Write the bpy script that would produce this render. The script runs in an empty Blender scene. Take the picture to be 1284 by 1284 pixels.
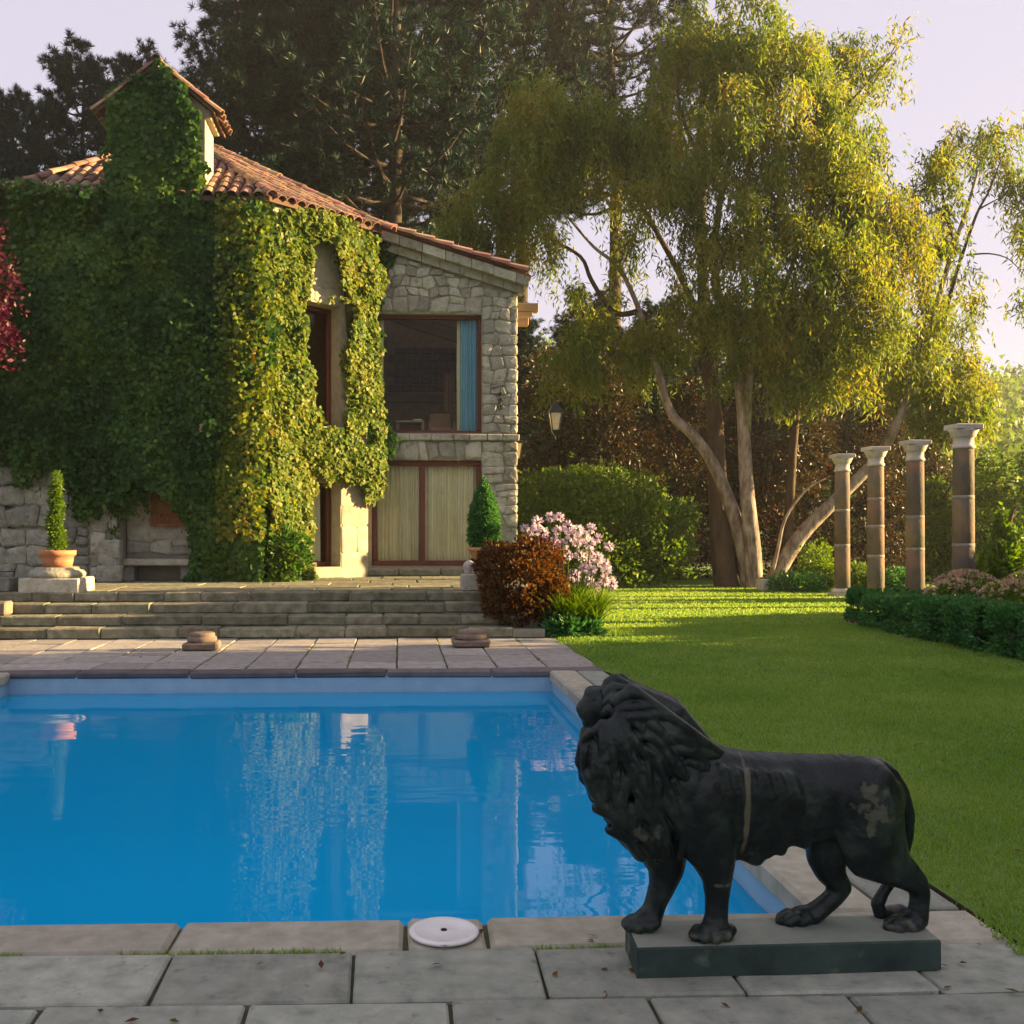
import bpy, bmesh, math, random
import numpy as np
from mathutils import Vector, Matrix

# ------------------------------------------------------------------ camera, world, sun, exposure
scene = bpy.context.scene
C = scene.collection
YAW = math.radians(2.0)
FPX = 1250.0            # focal length in photo pixels (photo is 1284 wide)
CX, CY, CAMZ = 541.6, 668.0, 1.5
cam_d = bpy.data.cameras.new('camera')
cam = bpy.data.objects.new('camera', cam_d)
C.objects.link(cam)
cam.location = (0, 0, CAMZ)
cam.rotation_euler = (math.radians(90), 0, -YAW)
cam_d.sensor_width = 36
cam_d.lens = 36 * FPX / 1284
cam_d.shift_x = (642 - CX) / 1284
cam_d.shift_y = (CY - 642) / 1284
cam_d.clip_start = 0.05
cam_d.clip_end = 6000
scene.camera = cam

SUN_AZ = math.radians(3)      # from +X towards +Y
SUN_EL = math.radians(12)
world = bpy.data.worlds.new('World')
scene.world = world
world.use_nodes = True
wn, wl = world.node_tree.nodes, world.node_tree.links
wn.clear()
sky = wn.new('ShaderNodeTexSky'); sky.sky_type = 'NISHITA'; sky.sun_disc = False
sky.sun_elevation = SUN_EL; sky.sun_rotation = math.pi / 2 - SUN_AZ
sky.air_density = 1.0; sky.dust_density = 1.6; sky.ozone_density = 2.0
smix = wn.new('ShaderNodeMix'); smix.data_type = 'RGBA'; smix.blend_type = 'MIX'
smix.inputs[0].default_value = 0.88
smix.inputs[7].default_value = (2.85, 2.62, 3.05, 1)      # even lavender evening haze
bg = wn.new('ShaderNodeBackground'); bg.inputs[1].default_value = 0.05
wo = wn.new('ShaderNodeOutputWorld')
wl.new(sky.outputs[0], smix.inputs[6]); wl.new(smix.outputs[2], bg.inputs[0]); wl.new(bg.outputs[0], wo.inputs[0])

sun_d = bpy.data.lights.new('sun', 'SUN')
sun_d.energy = 5.0; sun_d.angle = math.radians(0.5); sun_d.color = (1.0, 0.68, 0.31)
sun = bpy.data.objects.new('sun', sun_d); C.objects.link(sun)
sdir = Vector((math.cos(SUN_EL) * math.cos(SUN_AZ), math.cos(SUN_EL) * math.sin(SUN_AZ), math.sin(SUN_EL)))
sun.rotation_euler = sdir.to_track_quat('Z', 'Y').to_euler()
sun.location = (30, 10, 20)

vs = scene.view_settings
vs.view_transform = 'Standard'; vs.look = 'None'; vs.gamma = 1; vs.use_curve_mapping = False
vs.exposure = 2.5
scene.render.engine = 'CYCLES'
cy = scene.cycles
cy.use_denoising = True
cy.max_bounces = 7; cy.diffuse_bounces = 3; cy.glossy_bounces = 3; cy.transmission_bounces = 4
cy.transparent_max_bounces = 8; cy.volume_bounces = 0
cy.caustics_reflective = False; cy.caustics_refractive = False
cy.sample_clamp_indirect = 6

rnd = random.Random(11)
rng = np.random.default_rng(7)
PI = math.pi

# ------------------------------------------------------------------ helpers
def W(px, py, Y=None, Z=None):
    """world point on the sight line of a photo pixel, at depth Y or height Z"""
    xc, zc = (px - CX) / FPX, (CY - py) / FPX
    dx = xc * math.cos(YAW) + math.sin(YAW); dy = -xc * math.sin(YAW) + math.cos(YAW); dz = zc
    t = Y / dy if Y is not None else (Z - CAMZ) / dz
    return Vector((dx * t, dy * t, CAMZ + dz * t))

def world_of(o):
    if o.parent is None: return o.matrix_basis.copy()
    return world_of(o.parent) @ o.matrix_parent_inverse @ o.matrix_basis

def link(o, parent=None):
    """parts are modelled in world coordinates and hung on their thing without moving"""
    C.objects.link(o)
    if parent is not None:
        o.parent = parent
        o.matrix_parent_inverse = world_of(parent).inverted()
    return o

def copy_tree(o, parent=None):
    c = o.copy(); C.objects.link(c)
    if parent is not None: c.parent = parent
    for ch in [x for x in C.objects if x.parent is o]:
        copy_tree(ch, c)
    return c

def tag(o, label=None, cat=None, group=None, kind=None):
    if label: o['label'] = label
    if cat: o['category'] = cat
    if group: o['group'] = group
    if kind: o['kind'] = kind
    return o

def thing(name, label, cat, loc=(0, 0, 0), group=None, rotz=0):
    o = bpy.data.objects.new(name, None); C.objects.link(o)
    o.location = loc; o.rotation_euler = (0, 0, rotz)
    o.empty_display_size = 0.1
    return tag(o, label, cat, group)

class MB:
    """collects verts and faces of one mesh"""
    def __init__(s): s.v = []; s.f = []
    def add(s, vs_, fs):
        n = len(s.v); s.v += [tuple(p) for p in vs_]; s.f += [tuple(i + n for i in f) for f in fs]; return s
    def box(s, a, b, fr=None):
        (x0, y0, z0), (x1, y1, z1) = a, b
        p = [(x0,y0,z0),(x1,y0,z0),(x1,y1,z0),(x0,y1,z0),(x0,y0,z1),(x1,y0,z1),(x1,y1,z1),(x0,y1,z1)]
        if fr: p = [fr(*q) for q in p]
        return s.add(p, [(0,3,2,1),(4,5,6,7),(0,1,5,4),(1,2,6,5),(2,3,7,6),(3,0,4,7)])
    def bevbox(s, a, b, r, fr=None, jit=0.0):
        """box with its edges chamfered by r"""
        (x0, y0, z0), (x1, y1, z1) = a, b
        xs = (x0, x1); ys = (y0, y1); zs = (z0, z1)
        vid = {}; vv = []
        for i in (0, 1):
            for j in (0, 1):
                for k in (0, 1):
                    sx, sy, sz = (r if i == 0 else -r), (r if j == 0 else -r), (r if k == 0 else -r)
                    J = [rnd.uniform(-jit, jit) for _ in range(3)]
                    for ax, off in (('x', (0, sy, sz)), ('y', (sx, 0, sz)), ('z', (sx, sy, 0))):
                        vid[(i, j, k, ax)] = len(vv)
                        vv.append((xs[i] + off[0] + J[0], ys[j] + off[1] + J[1], zs[k] + off[2] + J[2]))
        F = []
        for i in (0, 1): F.append([vid[(i, j, k, 'x')] for j, k in ((0,0),(1,0),(1,1),(0,1))])
        for j in (0, 1): F.append([vid[(i, j, k, 'y')] for i, k in ((0,0),(1,0),(1,1),(0,1))])
        for k in (0, 1): F.append([vid[(i, j, k, 'z')] for i, j in ((0,0),(1,0),(1,1),(0,1))])
        for a2 in (0, 1):
            for b2 in (0, 1):
                F.append([vid[(0,a2,b2,'y')], vid[(1,a2,b2,'y')], vid[(1,a2,b2,'z')], vid[(0,a2,b2,'z')]])
                F.append([vid[(a2,0,b2,'x')], vid[(a2,1,b2,'x')], vid[(a2,1,b2,'z')], vid[(a2,0,b2,'z')]])
                F.append([vid[(a2,b2,0,'x')], vid[(a2,b2,1,'x')], vid[(a2,b2,1,'y')], vid[(a2,b2,0,'y')]])
                for c2 in (0, 1): F.append([vid[(a2,b2,c2,q)] for q in 'xyz'])
        if fr: vv = [fr(*q) for q in vv]
        return s.add(vv, F)
    def tube(s, pts, radii, n=8, cap=True):
        pts = [Vector(p) for p in pts]; m = len(pts)
        if not hasattr(radii, '__len__'): radii = [radii] * m
        up = Vector((0.31, 0.17, 0.93)); rings = []; base = len(s.v)
        prev = None
        for i, p in enumerate(pts):
            t = (pts[min(i + 1, m - 1)] - pts[max(i - 1, 0)]).normalized()
            a = prev if prev is not None else t.cross(up if abs(t.dot(up)) < .95 else Vector((1, 0, 0)))
            a = (a - t * a.dot(t)).normalized(); prev = a
            b = t.cross(a)
            for k in range(n):
                th = 2 * PI * k / n
                s.v.append(tuple(p + (a * math.cos(th) + b * math.sin(th)) * radii[i]))
        for i in range(m - 1):
            for k in range(n):
                k2 = (k + 1) % n
                s.f.append((base + i * n + k, base + i * n + k2, base + (i + 1) * n + k2, base + (i + 1) * n + k))
        if cap:
            s.f.append(tuple(base + k for k in range(n))[::-1]); s.f.append(tuple(base + (m - 1) * n + k for k in range(n)))
        return s
    def lathe(s, prof, c=(0, 0, 0), n=24, sq=None):
        base = len(s.v); m = len(prof)
        for r, z in prof:
            for k in range(n):
                th = 2 * PI * (k + .5) / n
                s.v.append((c[0] + r * math.cos(th), c[1] + r * math.sin(th), c[2] + z))
        for i in range(m - 1):
            for k in range(n):
                k2 = (k + 1) % n
                s.f.append((base + i * n + k, base + i * n + k2, base + (i + 1) * n + k2, base + (i + 1) * n + k))
        s.f.append(tuple(base + k for k in range(n))[::-1]); s.f.append(tuple(base + (m - 1) * n + k for k in range(n)))
        return s
    def mesh(s, name, mat, smooth=False):
        me = bpy.data.meshes.new(name); me.from_pydata(s.v, [], s.f)
        me.validate()
        bm = bmesh.new(); bm.from_mesh(me); bmesh.ops.recalc_face_normals(bm, faces=bm.faces); bm.to_mesh(me); bm.free()
        if mat: me.materials.append(mat)
        if smooth: me.polygons.foreach_set('use_smooth', [True] * len(me.polygons))
        return me
    def build(s, name, mat, parent=None, smooth=False):
        return link(bpy.data.objects.new(name, s.mesh(name, mat, smooth)), parent)

def quick(name, v, f, mat, parent=None):
    """small mesh, normals as given"""
    me = bpy.data.meshes.new(name); me.from_pydata(v, [], f); me.materials.append(mat)
    return link(bpy.data.objects.new(name, me), parent)

def fast_mesh(name, verts, faces, mat, parent=None, smooth=False):
    """numpy verts (N,3) and faces (M,k)"""
    me = bpy.data.meshes.new(name)
    N, (M, k) = len(verts), faces.shape
    me.vertices.add(N); me.vertices.foreach_set('co', np.ascontiguousarray(verts, dtype=np.float32).ravel())
    me.loops.add(M * k); me.loops.foreach_set('vertex_index', np.ascontiguousarray(faces, dtype=np.int32).ravel())
    me.polygons.add(M)
    me.polygons.foreach_set('loop_start', np.arange(0, M * k, k, dtype=np.int32))
    me.polygons.foreach_set('loop_total', np.full(M, k, dtype=np.int32))
    if smooth: me.polygons.foreach_set('use_smooth', np.ones(M, dtype=bool))
    me.update(calc_edges=True)
    me.materials.append(mat)
    return link(bpy.data.objects.new(name, me), parent)

def unit(a):
    return a / np.maximum(np.linalg.norm(a, axis=-1, keepdims=True), 1e-9)

def leaf_cards(name, pos, axis, length, width, mat, parent=None, tri=False, face=None):
    """one kite (or triangle) per leaf"""
    N = len(pos); axis = unit(axis)
    length = np.broadcast_to(np.asarray(length, float), (N,))[:, None]
    width = np.broadcast_to(np.asarray(width, float), (N,))[:, None]
    ref = rng.normal(size=(N, 3)) if face is None else face
    side = unit(np.cross(axis, ref))
    if tri:
        v = np.stack([pos - side * width / 2, pos + side * width / 2, pos + axis * length], 1)
        return fast_mesh(name, v.reshape(-1, 3), np.arange(3 * N).reshape(N, 3), mat, parent)
    nrm = np.cross(side, axis)
    mid = pos + axis * length * .42 
    v = np.stack([pos, mid + side * width / 2 + nrm * width * .12, pos + axis * length, mid - side * width / 2 + nrm * width * .12], 1)
    return fast_mesh(name, v.reshape(-1, 3), np.arange(4 * N).reshape(N, 4), mat, parent)

def vnoise(p, scale, seed=0):
    """cheap smooth value noise in numpy, 0..1"""
    q = np.asarray(p, float) * scale + seed * 17.31
    i = np.floor(q).astype(np.int64); f = q - i; f = f * f * (3 - 2 * f)
    def h(a):
        n = (a[..., 0] * 374761393 + a[..., 1] * 668265263 + a[..., 2] * 2147483647 + seed * 144665) & 0xFFFFFFFF
        n = ((n ^ (n >> 13)) * 1274126177) & 0xFFFFFFFF
        return ((n ^ (n >> 16)) & 0xFFFF) / 65535.0
    out = 0
    for dx in (0, 1):
        for dy in (0, 1):
            for dz in (0, 1):
                w = (f[..., 0] if dx else 1 - f[..., 0]) * (f[..., 1] if dy else 1 - f[..., 1]) * (f[..., 2] if dz else 1 - f[..., 2])
                out = out + w * h(i + np.array([dx, dy, dz]))
    return out

# ------------------------------------------------------------------ materials
def nodes(name):
    m = bpy.data.materials.new(name); m.use_nodes = True
    nt = m.node_tree; nt.nodes.clear()
    out = nt.nodes.new('ShaderNodeOutputMaterial')
    return m, nt, nt.nodes.new, nt.links.new, out

def ramp(nt, stops):
    r = nt.nodes.new('ShaderNodeValToRGB'); e = r.color_ramp.elements
    while len(e) < len(stops): e.new(0.5)
    for x, (p, c) in zip(e, stops): x.position = p; x.color = (*c, 1)
    return r

def noise_mat(name, cols, scale=4.0, detail=6, rough=0.8, bump=0.3, bscale=30.0, objvar=0.25, stretch=None, spec=0.3, bdist=0.02, spots=None, metallic=0, coat=0, isl=0.0):
    """cols: list of (pos,colour) driven by fractal noise, with fine relief; objvar varies value per object"""
    m, nt, new, lk, out = nodes(name)
    tc = new('ShaderNodeTexCoord'); mp = new('ShaderNodeMapping')
    if stretch: mp.inputs['Scale'].default_value = stretch
    lk(tc.outputs['Object'], mp.inputs[0])
    n1 = new('ShaderNodeTexNoise'); n1.inputs['Scale'].default_value = scale; n1.inputs['Detail'].default_value = detail; n1.inputs['Roughness'].default_value = .62
    lk(mp.outputs[0], n1.inputs['Vector'])
    r = ramp(nt, cols); lk(n1.outputs['Fac'], r.inputs[0])
    col = r.outputs[0]
    if spots:
        sc, th, sc_col = spots
        n3 = new('ShaderNodeTexNoise'); n3.inputs['Scale'].default_value = sc; n3.inputs['Detail'].default_value = 8
        lk(mp.outputs[0], n3.inputs['Vector'])
        rr = ramp(nt, [(th, (0, 0, 0)), (min(th + .12, 1), (1, 1, 1))]); lk(n3.outputs['Fac'], rr.inputs[0])
        mx = new('ShaderNodeMix'); mx.data_type = 'RGBA'; mx.inputs[7].default_value = (*sc_col, 1)
        lk(rr.outputs[0], mx.inputs[0]); lk(col, mx.inputs[6]); col = mx.outputs[2]
    if objvar:
        oi = new('ShaderNodeObjectInfo'); hv = new('ShaderNodeHueSaturation')
        mr = new('ShaderNodeMapRange'); mr.inputs[3].default_value = 1 - objvar; mr.inputs[4].default_value = 1 + objvar
        lk(oi.outputs['Random'], mr.inputs[0]); lk(mr.outputs[0], hv.inputs['Value'])
        mh = new('ShaderNodeMath'); mh.operation = 'MULTIPLY'; mh.inputs[1].default_value = 7.13
        fr = new('ShaderNodeMath'); fr.operation = 'FRACT'; lk(oi.outputs['Random'], mh.inputs[0]); lk(mh.outputs[0], fr.inputs[0])
        mr2 = new('ShaderNodeMapRange'); mr2.inputs[3].default_value = .5 - objvar * .07; mr2.inputs[4].default_value = .5 + objvar * .07
        lk(fr.outputs[0], mr2.inputs[0]); lk(mr2.outputs[0], hv.inputs['Hue'])
        lk(col, hv.inputs['Color']); col = hv.outputs[0]
    p = new('ShaderNodeBsdfPrincipled'); p.inputs['Roughness'].default_value = rough
    p.inputs['Specular IOR Level'].default_value = spec; p.inputs['Metallic'].default_value = metallic
    lk(col, p.inputs['Base Color'])
    if bump:
        n2 = new('ShaderNodeTexNoise'); n2.inputs['Scale'].default_value = bscale; n2.inputs['Detail'].default_value = 9; n2.inputs['Roughness'].default_value = .65
        lk(mp.outputs[0], n2.inputs['Vector'])
        b = new('ShaderNodeBump'); b.inputs['Strength'].default_value = bump; b.inputs['Distance'].default_value = bdist
        lk(n2.outputs['Fac'], b.inputs['Height']); lk(b.outputs[0], p.inputs['Normal'])
    lk(p.outputs[0], out.inputs[0])
    return m

def leaf_mat(name, cols, trans=0.4, rough=0.5, clump=0.5, warm=None, clump_amt=.35, spec=.25, isl=.75):
    """cols: ramp over the per-leaf random value; clumps vary by noise"""
    m, nt, new, lk, out = nodes(name)
    g = new('ShaderNodeNewGeometry')
    r = ramp(nt, cols)
    tc = new('ShaderNodeTexCoord'); n1 = new('ShaderNodeTexNoise'); n1.inputs['Scale'].default_value = clump; n1.inputs['Detail'].default_value = 3
    lk(tc.outputs['Object'], n1.inputs['Vector'])
    mm = new('ShaderNodeMath'); mm.operation = 'MULTIPLY_ADD'; mm.inputs[1].default_value = 1.5; mm.inputs[2].default_value = -.75
    lk(n1.outputs['Fac'], mm.inputs[0])
    ms = new('ShaderNodeMath'); ms.operation = 'MULTIPLY'; ms.inputs[1].default_value = clump_amt * 2; lk(mm.outputs[0], ms.inputs[0])
    ad = new('ShaderNodeMath'); ad.operation = 'ADD'; ad.use_clamp = True
    mi = new('ShaderNodeMath'); mi.operation = 'MULTIPLY_ADD'; mi.inputs[1].default_value = isl; mi.inputs[2].default_value = .5 - isl / 2; lk(g.outputs['Random Per Island'], mi.inputs[0])
    lk(mi.outputs[0], ad.inputs[0]); lk(ms.outputs[0], ad.inputs[1])
    lk(ad.outputs[0], r.inputs[0])
    p = new('ShaderNodeBsdfPrincipled'); p.inputs['Roughness'].default_value = rough; p.inputs['Specular IOR Level'].default_value = spec
    lk(r.outputs[0], p.inputs['Base Color'])
    t = new('ShaderNodeBsdfTranslucent')
    hv = new('ShaderNodeHueSaturation'); hv.inputs['Hue'].default_value = .485; hv.inputs['Saturation'].default_value = 1.15; hv.inputs['Value'].default_value = 1.5
    lk(r.outputs[0], hv.inputs['Color']); lk(hv.outputs[0], t.inputs[0])
    mx = new('ShaderNodeMixShader'); mx.inputs[0].default_value = trans
    lk(p.outputs[0], mx.inputs[1]); lk(t.outputs[0], mx.inputs[2]); lk(mx.outputs[0], out.inputs[0])
    return m

def flat_mat(name, col, rough=.6, metallic=0, spec=.4):
    return noise_mat(name, [(.3, tuple(c * .8 for c in col)), (.7, tuple(min(c * 1.2, 1) for c in col))], scale=9, rough=rough, bump=.15, bscale=60, objvar=.1, metallic=metallic, spec=spec)

def glass_mat(name, tint=(.9, .95, .95)):
    m, nt, new, lk, out = nodes(name)
    f = new('ShaderNodeFresnel'); f.inputs[0].default_value = 1.27
    t = new('ShaderNodeBsdfTransparent'); t.inputs[0].default_value = (*tint, 1)
    g = new('ShaderNodeBsdfGlossy'); g.inputs['Roughness'].default_value = .02
    mx = new('ShaderNodeMixShader'); lk(f.outputs[0], mx.inputs[0]); lk(t.outputs[0], mx.inputs[1]); lk(g.outputs[0], mx.inputs[2]); lk(mx.outputs[0], out.inputs[0])
    return m

def water_mat():
    m, nt, new, lk, out = nodes('pool_water')
    tc = new('ShaderNodeTexCoord'); mp = new('ShaderNodeMapping'); mp.inputs['Scale'].default_value = (.32, 1.5, 1)
    lk(tc.outputs['Object'], mp.inputs[0])
    n = new('ShaderNodeTexNoise'); n.inputs['Scale'].default_value = 2.6; n.inputs['Detail'].default_value = 2.5; n.inputs['Roughness'].default_value = .4
    lk(mp.outputs[0], n.inputs['Vector'])
    b = new('ShaderNodeBump'); b.inputs['Strength'].default_value = .026; b.inputs['Distance'].default_value = .12
    lk(n.outputs['Fac'], b.inputs['Height'])
    f = new('ShaderNodeFresnel'); f.inputs[0].default_value = 1.33; lk(b.outputs[0], f.inputs['Normal'])
    t = new('ShaderNodeBsdfTransparent'); t.inputs[0].default_value = (.50, .90, .98, 1)
    g = new('ShaderNodeBsdfGlossy'); g.inputs['Roughness'].default_value = .015; lk(b.outputs[0], g.inputs['Normal'])
    d = new('ShaderNodeBsdfDiffuse'); d.inputs[0].default_value = (.002, .46, .90, 1)
    m0 = new('ShaderNodeMixShader'); m0.inputs[0].default_value = .62; lk(t.outputs[0], m0.inputs[1]); lk(d.outputs[0], m0.inputs[2])   # suspended scatter
    mx = new('ShaderNodeMixShader'); lk(f.outputs[0], mx.inputs[0]); lk(m0.outputs[0], mx.inputs[1]); lk(g.outputs[0], mx.inputs[2]); lk(mx.outputs[0], out.inputs[0])
    return m

M = {}
M['slab'] = noise_mat('flagstone', [(.25, (.15, .17, .135)), (.45, (.25, .27, .22)), (.6, (.31, .325, .265)), (.78, (.39, .385, .32))], scale=9, detail=11, rough=.85, bump=.8, bscale=55, objvar=.16, bdist=.008, spots=(14, .62, (.17, .165, .14)))
M['farslab'] = noise_mat('terracotta_flagstone', [(.28, (.20, .188, .168)), (.5, (.30, .278, .25)), (.75, (.38, .35, .315))], scale=8, detail=10, rough=.85, bump=.4, bscale=22, objvar=.16, bdist=.008, spots=(24, .66, (.13, .12, .10)))
M['coping'] = noise_mat('coping_stone', [(.3, (.25, .235, .175)), (.55, (.35, .33, .255)), (.75, (.43, .405, .33))], scale=9, detail=10, rough=.8, bump=.4, bscale=35, objvar=.15, bdist=.006)
M['darkcoping'] = noise_mat('dark_coping_stone', [(.3, (.09, .085, .085)), (.6, (.15, .13, .125))], scale=5, rough=.8, bump=.4, bscale=35, objvar=.35, bdist=.006)
M['joint'] = noise_mat('mossy_joint', [(.35, (.035, .045, .02)), (.6, (.07, .075, .04))], scale=9, rough=.95, bump=.6, bscale=40, objvar=0)
M['stepstone'] = noise_mat('step_stone', [(.25, (.085, .09, .052)), (.5, (.185, .18, .115)), (.75, (.31, .295, .21))], scale=6, detail=10, rough=.88, bump=.7, bscale=14, objvar=.22, bdist=.03, spots=(7, .6, (.10, .11, .055)))
M['stone'] = noise_mat('rubble_stone', [(.25, (.21, .20, .145)), (.42, (.33, .325, .25)), (.58, (.40, .395, .32)), (.75, (.47, .45, .37))], scale=6, rough=.9, bump=1.0, bscale=16, objvar=.3, bdist=.04, spots=(9, .6, (.20, .175, .11)))
M['greystone'] = noise_mat('lichen_stone', [(.25, (.13, .14, .115)), (.5, (.25, .26, .215)), (.75, (.37, .375, .32))], scale=6, rough=.9, bump=1.0, bscale=16, objvar=.3, bdist=.04, spots=(8, .6, (.12, .115, .07)))
M['mortar'] = noise_mat('mortar', [(.3, (.23, .22, .16)), (.7, (.33, .32, .24))], scale=6, rough=.95, bump=.6, bscale=30, objvar=0)
M['creamstone'] = noise_mat('cream_stone', [(.3, (.27, .235, .165)), (.7, (.40, .355, .26))], scale=4, rough=.85, bump=.5, bscale=18, objvar=.12, bdist=.02)
M['tile'] = noise_mat('roof_tile', [(.25, (.15, .085, .055)), (.5, (.25, .14, .09)), (.75, (.33, .22, .155))], scale=5, rough=.85, bump=.4, bscale=30, objvar=.4, bdist=.01, spots=(6, .58, (.20, .17, .13)))
M['roofdeck'] = noise_mat('roof_deck', [(.3, (.09, .05, .035)), (.7, (.15, .09, .06))], scale=5, rough=.9, objvar=0)
M['wood'] = noise_mat('redwood_frame', [(.3, (.085, .028, .014)), (.7, (.15, .05, .025))], scale=3, stretch=(1, 1, .2), rough=.5, bump=.2, bscale=30, objvar=.12)
M['beam'] = noise_mat('beam_wood', [(.3, (.27, .17, .085)), (.7, (.40, .26, .14))], scale=4, stretch=(.2, 1, 1), rough=.7, bump=.3, bscale=30, objvar=.12)
M['plaster'] = flat_mat('cream_plaster', (.42, .35, .23), rough=.9)
M['darkroom'] = flat_mat('dark_room_wall', (.44, .28, .16), rough=.9)
M['curtain'] = noise_mat('cream_curtain', [(.3, (.80, .72, .40)), (.7, (.88, .81, .50))], scale=3, rough=.9, bump=.1, bscale=200, objvar=.05)
M['bluecurtain'] = noise_mat('blue_curtain', [(.3, (.20, .46, .52)), (.7, (.28, .56, .62))], scale=3, rough=.9, bump=.1, bscale=200, objvar=.03)
M['browncurtain'] = flat_mat('tan_curtain', (.36, .22, .10), rough=.9)
M['iron'] = flat_mat('black_iron', (.02, .022, .022), rough=.5, metallic=.6)
M['lampglass'] = flat_mat('frosted_lamp_glass', (.62, .52, .33), rough=.25)
M['terracotta'] = noise_mat('terracotta', [(.3, (.38, .17, .075)), (.7, (.52, .26, .13))], scale=5, rough=.85, bump=.3, bscale=40, objvar=.08)
M['plaque'] = noise_mat('carved_terracotta', [(.3, (.24, .10, .05)), (.7, (.36, .17, .09))], scale=5, rough=.85, bump=1.0, bscale=11, objvar=.05, bdist=.05)
M['redstone'] = noise_mat('weathered_red_stone', [(.3, (.15, .115, .085)), (.7, (.27, .21, .155))], scale=7, rough=.9, bump=.5, bscale=35, objvar=.15, bdist=.012)
M['columnstone'] = noise_mat('brown_column_stone', [(.25, (.09, .078, .058)), (.47, (.135, .112, .08)), (.62, (.22, .135, .075)), (.78, (.22, .19, .15))], scale=2.6, rough=.88, bump=.8, bscale=14, objvar=.25, bdist=.02, stretch=(1, 1, .6))
M['whitestone'] = noise_mat('white_stone', [(.3, (.38, .34, .29)), (.7, (.56, .52, .46))], scale=6, rough=.85, bump=.4, bscale=25, objvar=.1, bdist=.01)
M['white'] = noise_mat('white_plastic', [(.3, (.62, .61, .58)), (.7, (.76, .75, .72))], scale=7, rough=.4, bump=.05, objvar=0)
M['poolpaint'] = noise_mat('blue_pool_paint', [(.3, (.02, .50, .86)), (.7, (.03, .54, .90))], scale=1.2, rough=.7, bump=.05, bscale=20, objvar=0)
M['tileband'] = noise_mat('pale_pool_tile', [(.3, (.24, .40, .50)), (.7, (.33, .50, .60))], scale=5, rough=.3, bump=.05, objvar=.08)
M['water'] = water_mat()
M['glass'] = glass_mat('window_glass')
M['lawn'] = noise_mat('lawn_turf', [(.3, (.09, .18, .026)), (.55, (.13, .23, .036)), (.8, (.19, .27, .05))], scale=1.1, rough=.95, bump=.9, bscale=60, objvar=0, bdist=.02)
M['grass'] = leaf_mat('grass_blade', [(0, (.12, .23, .035)), (.5, (.19, .31, .055)), (1, (.29, .37, .095))], trans=.45, clump=.55, clump_amt=.5, isl=.6)
M['ivy'] = leaf_mat('ivy_leaf', [(0, (.014, .048, .012)), (.4, (.034, .095, .018)), (.75, (.07, .15, .024)), (1, (.13, .19, .03))], trans=.35, clump=.8, clump_amt=.55, isl=.6, spec=.2)
M['ivysun'] = leaf_mat('sunlit_ivy_leaf', [(0, (.05, .11, .014)), (.4, (.11, .18, .022)), (.8, (.22, .24, .032)), (.95, (.28, .24, .035)), (1, (.28, .14, .03))], trans=.45, clump=.8, clump_amt=.3, spec=.2)  # ivy leaf again, yellowed and lightened so its colour carries the low sun
M['weep'] = leaf_mat('weeping_leaf', [(0, (.05, .105, .022)), (.35, (.11, .165, .028)), (.65, (.185, .215, .034)), (.9, (.27, .245, .042)), (1, (.28, .20, .045))], trans=.5, clump=.7, clump_amt=.5, isl=.55)
M['pine'] = leaf_mat('pine_needle', [(0, (.003, .018, .014)), (.6, (.006, .033, .021)), (1, (.024, .055, .022))], trans=.12, clump=.4, clump_amt=.3)
M['brownleaf'] = leaf_mat('brown_conifer_leaf', [(0, (.022, .022, .008)), (.5, (.045, .040, .013)), (.85, (.085, .055, .018)), (1, (.14, .055, .018))], trans=.2, clump=.5, clump_amt=.4)
M['shrub'] = leaf_mat('shrub_leaf', [(0, (.045, .10, .016)), (.5, (.09, .165, .026)), (1, (.16, .22, .035))], trans=.4, clump=.8, spec=.2)
M['brightshrub'] = leaf_mat('bright_leaf', [(0, (.05, .11, .015)), (.5, (.085, .165, .02)), (1, (.15, .22, .03))], trans=.45, clump=1.2)
M['redbush'] = leaf_mat('copper_leaf', [(0, (.06, .025, .010)), (.45, (.11, .045, .015)), (.75, (.09, .075, .015)), (1, (.22, .09, .02))], trans=.35, clump=1.6, clump_amt=.3)
M['crimson'] = leaf_mat('crimson_leaf', [(0, (.025, .004, .010)), (.6, (.06, .007, .018)), (1, (.09, .016, .03))], trans=.25, clump=1.0)
M['hedge'] = leaf_mat('box_leaf', [(0, (.03, .11, .028)), (.6, (.06, .18, .045)), (1, (.11, .23, .055))], trans=.3, clump=1.4)
M['strap'] = leaf_mat('strap_leaf', [(0, (.05, .12, .012)), (.5, (.10, .19, .02)), (1, (.17, .24, .035))], trans=.45, clump=1.4)
M['petal'] = leaf_mat('lilac_petal', [(0, (.36, .26, .44)), (.5, (.50, .40, .52)), (1, (.68, .62, .54))], trans=.3, clump=2.2, clump_amt=.3)
M['bedflower'] = leaf_mat('pink_bed_flower', [(0, (.40, .24, .22)), (.5, (.48, .36, .26)), (1, (.56, .46, .28))], trans=.35, clump=1.5)
M['bark'] = noise_mat('pale_bark', [(.3, (.09, .065, .045)), (.45, (.20, .155, .115)), (.6, (.34, .29, .23)), (.75, (.42, .37, .30))], scale=7, stretch=(1, 1, .3), rough=.9, bump=1.0, bscale=16, objvar=.15, bdist=.04)
M['band'] = noise_mat('pale_joint_mortar', [(.3, (.20, .18, .15)), (.6, (.32, .28, .23))], scale=11, rough=.9, bump=.6, bscale=30, objvar=.2)
M['pinebark'] = noise_mat('pine_bark', [(.3, (.03, .024, .02)), (.7, (.075, .055, .042))], scale=5, stretch=(1, 1, .25), rough=.95, bump=.9, bscale=16, objvar=.1, bdist=.05)
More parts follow.
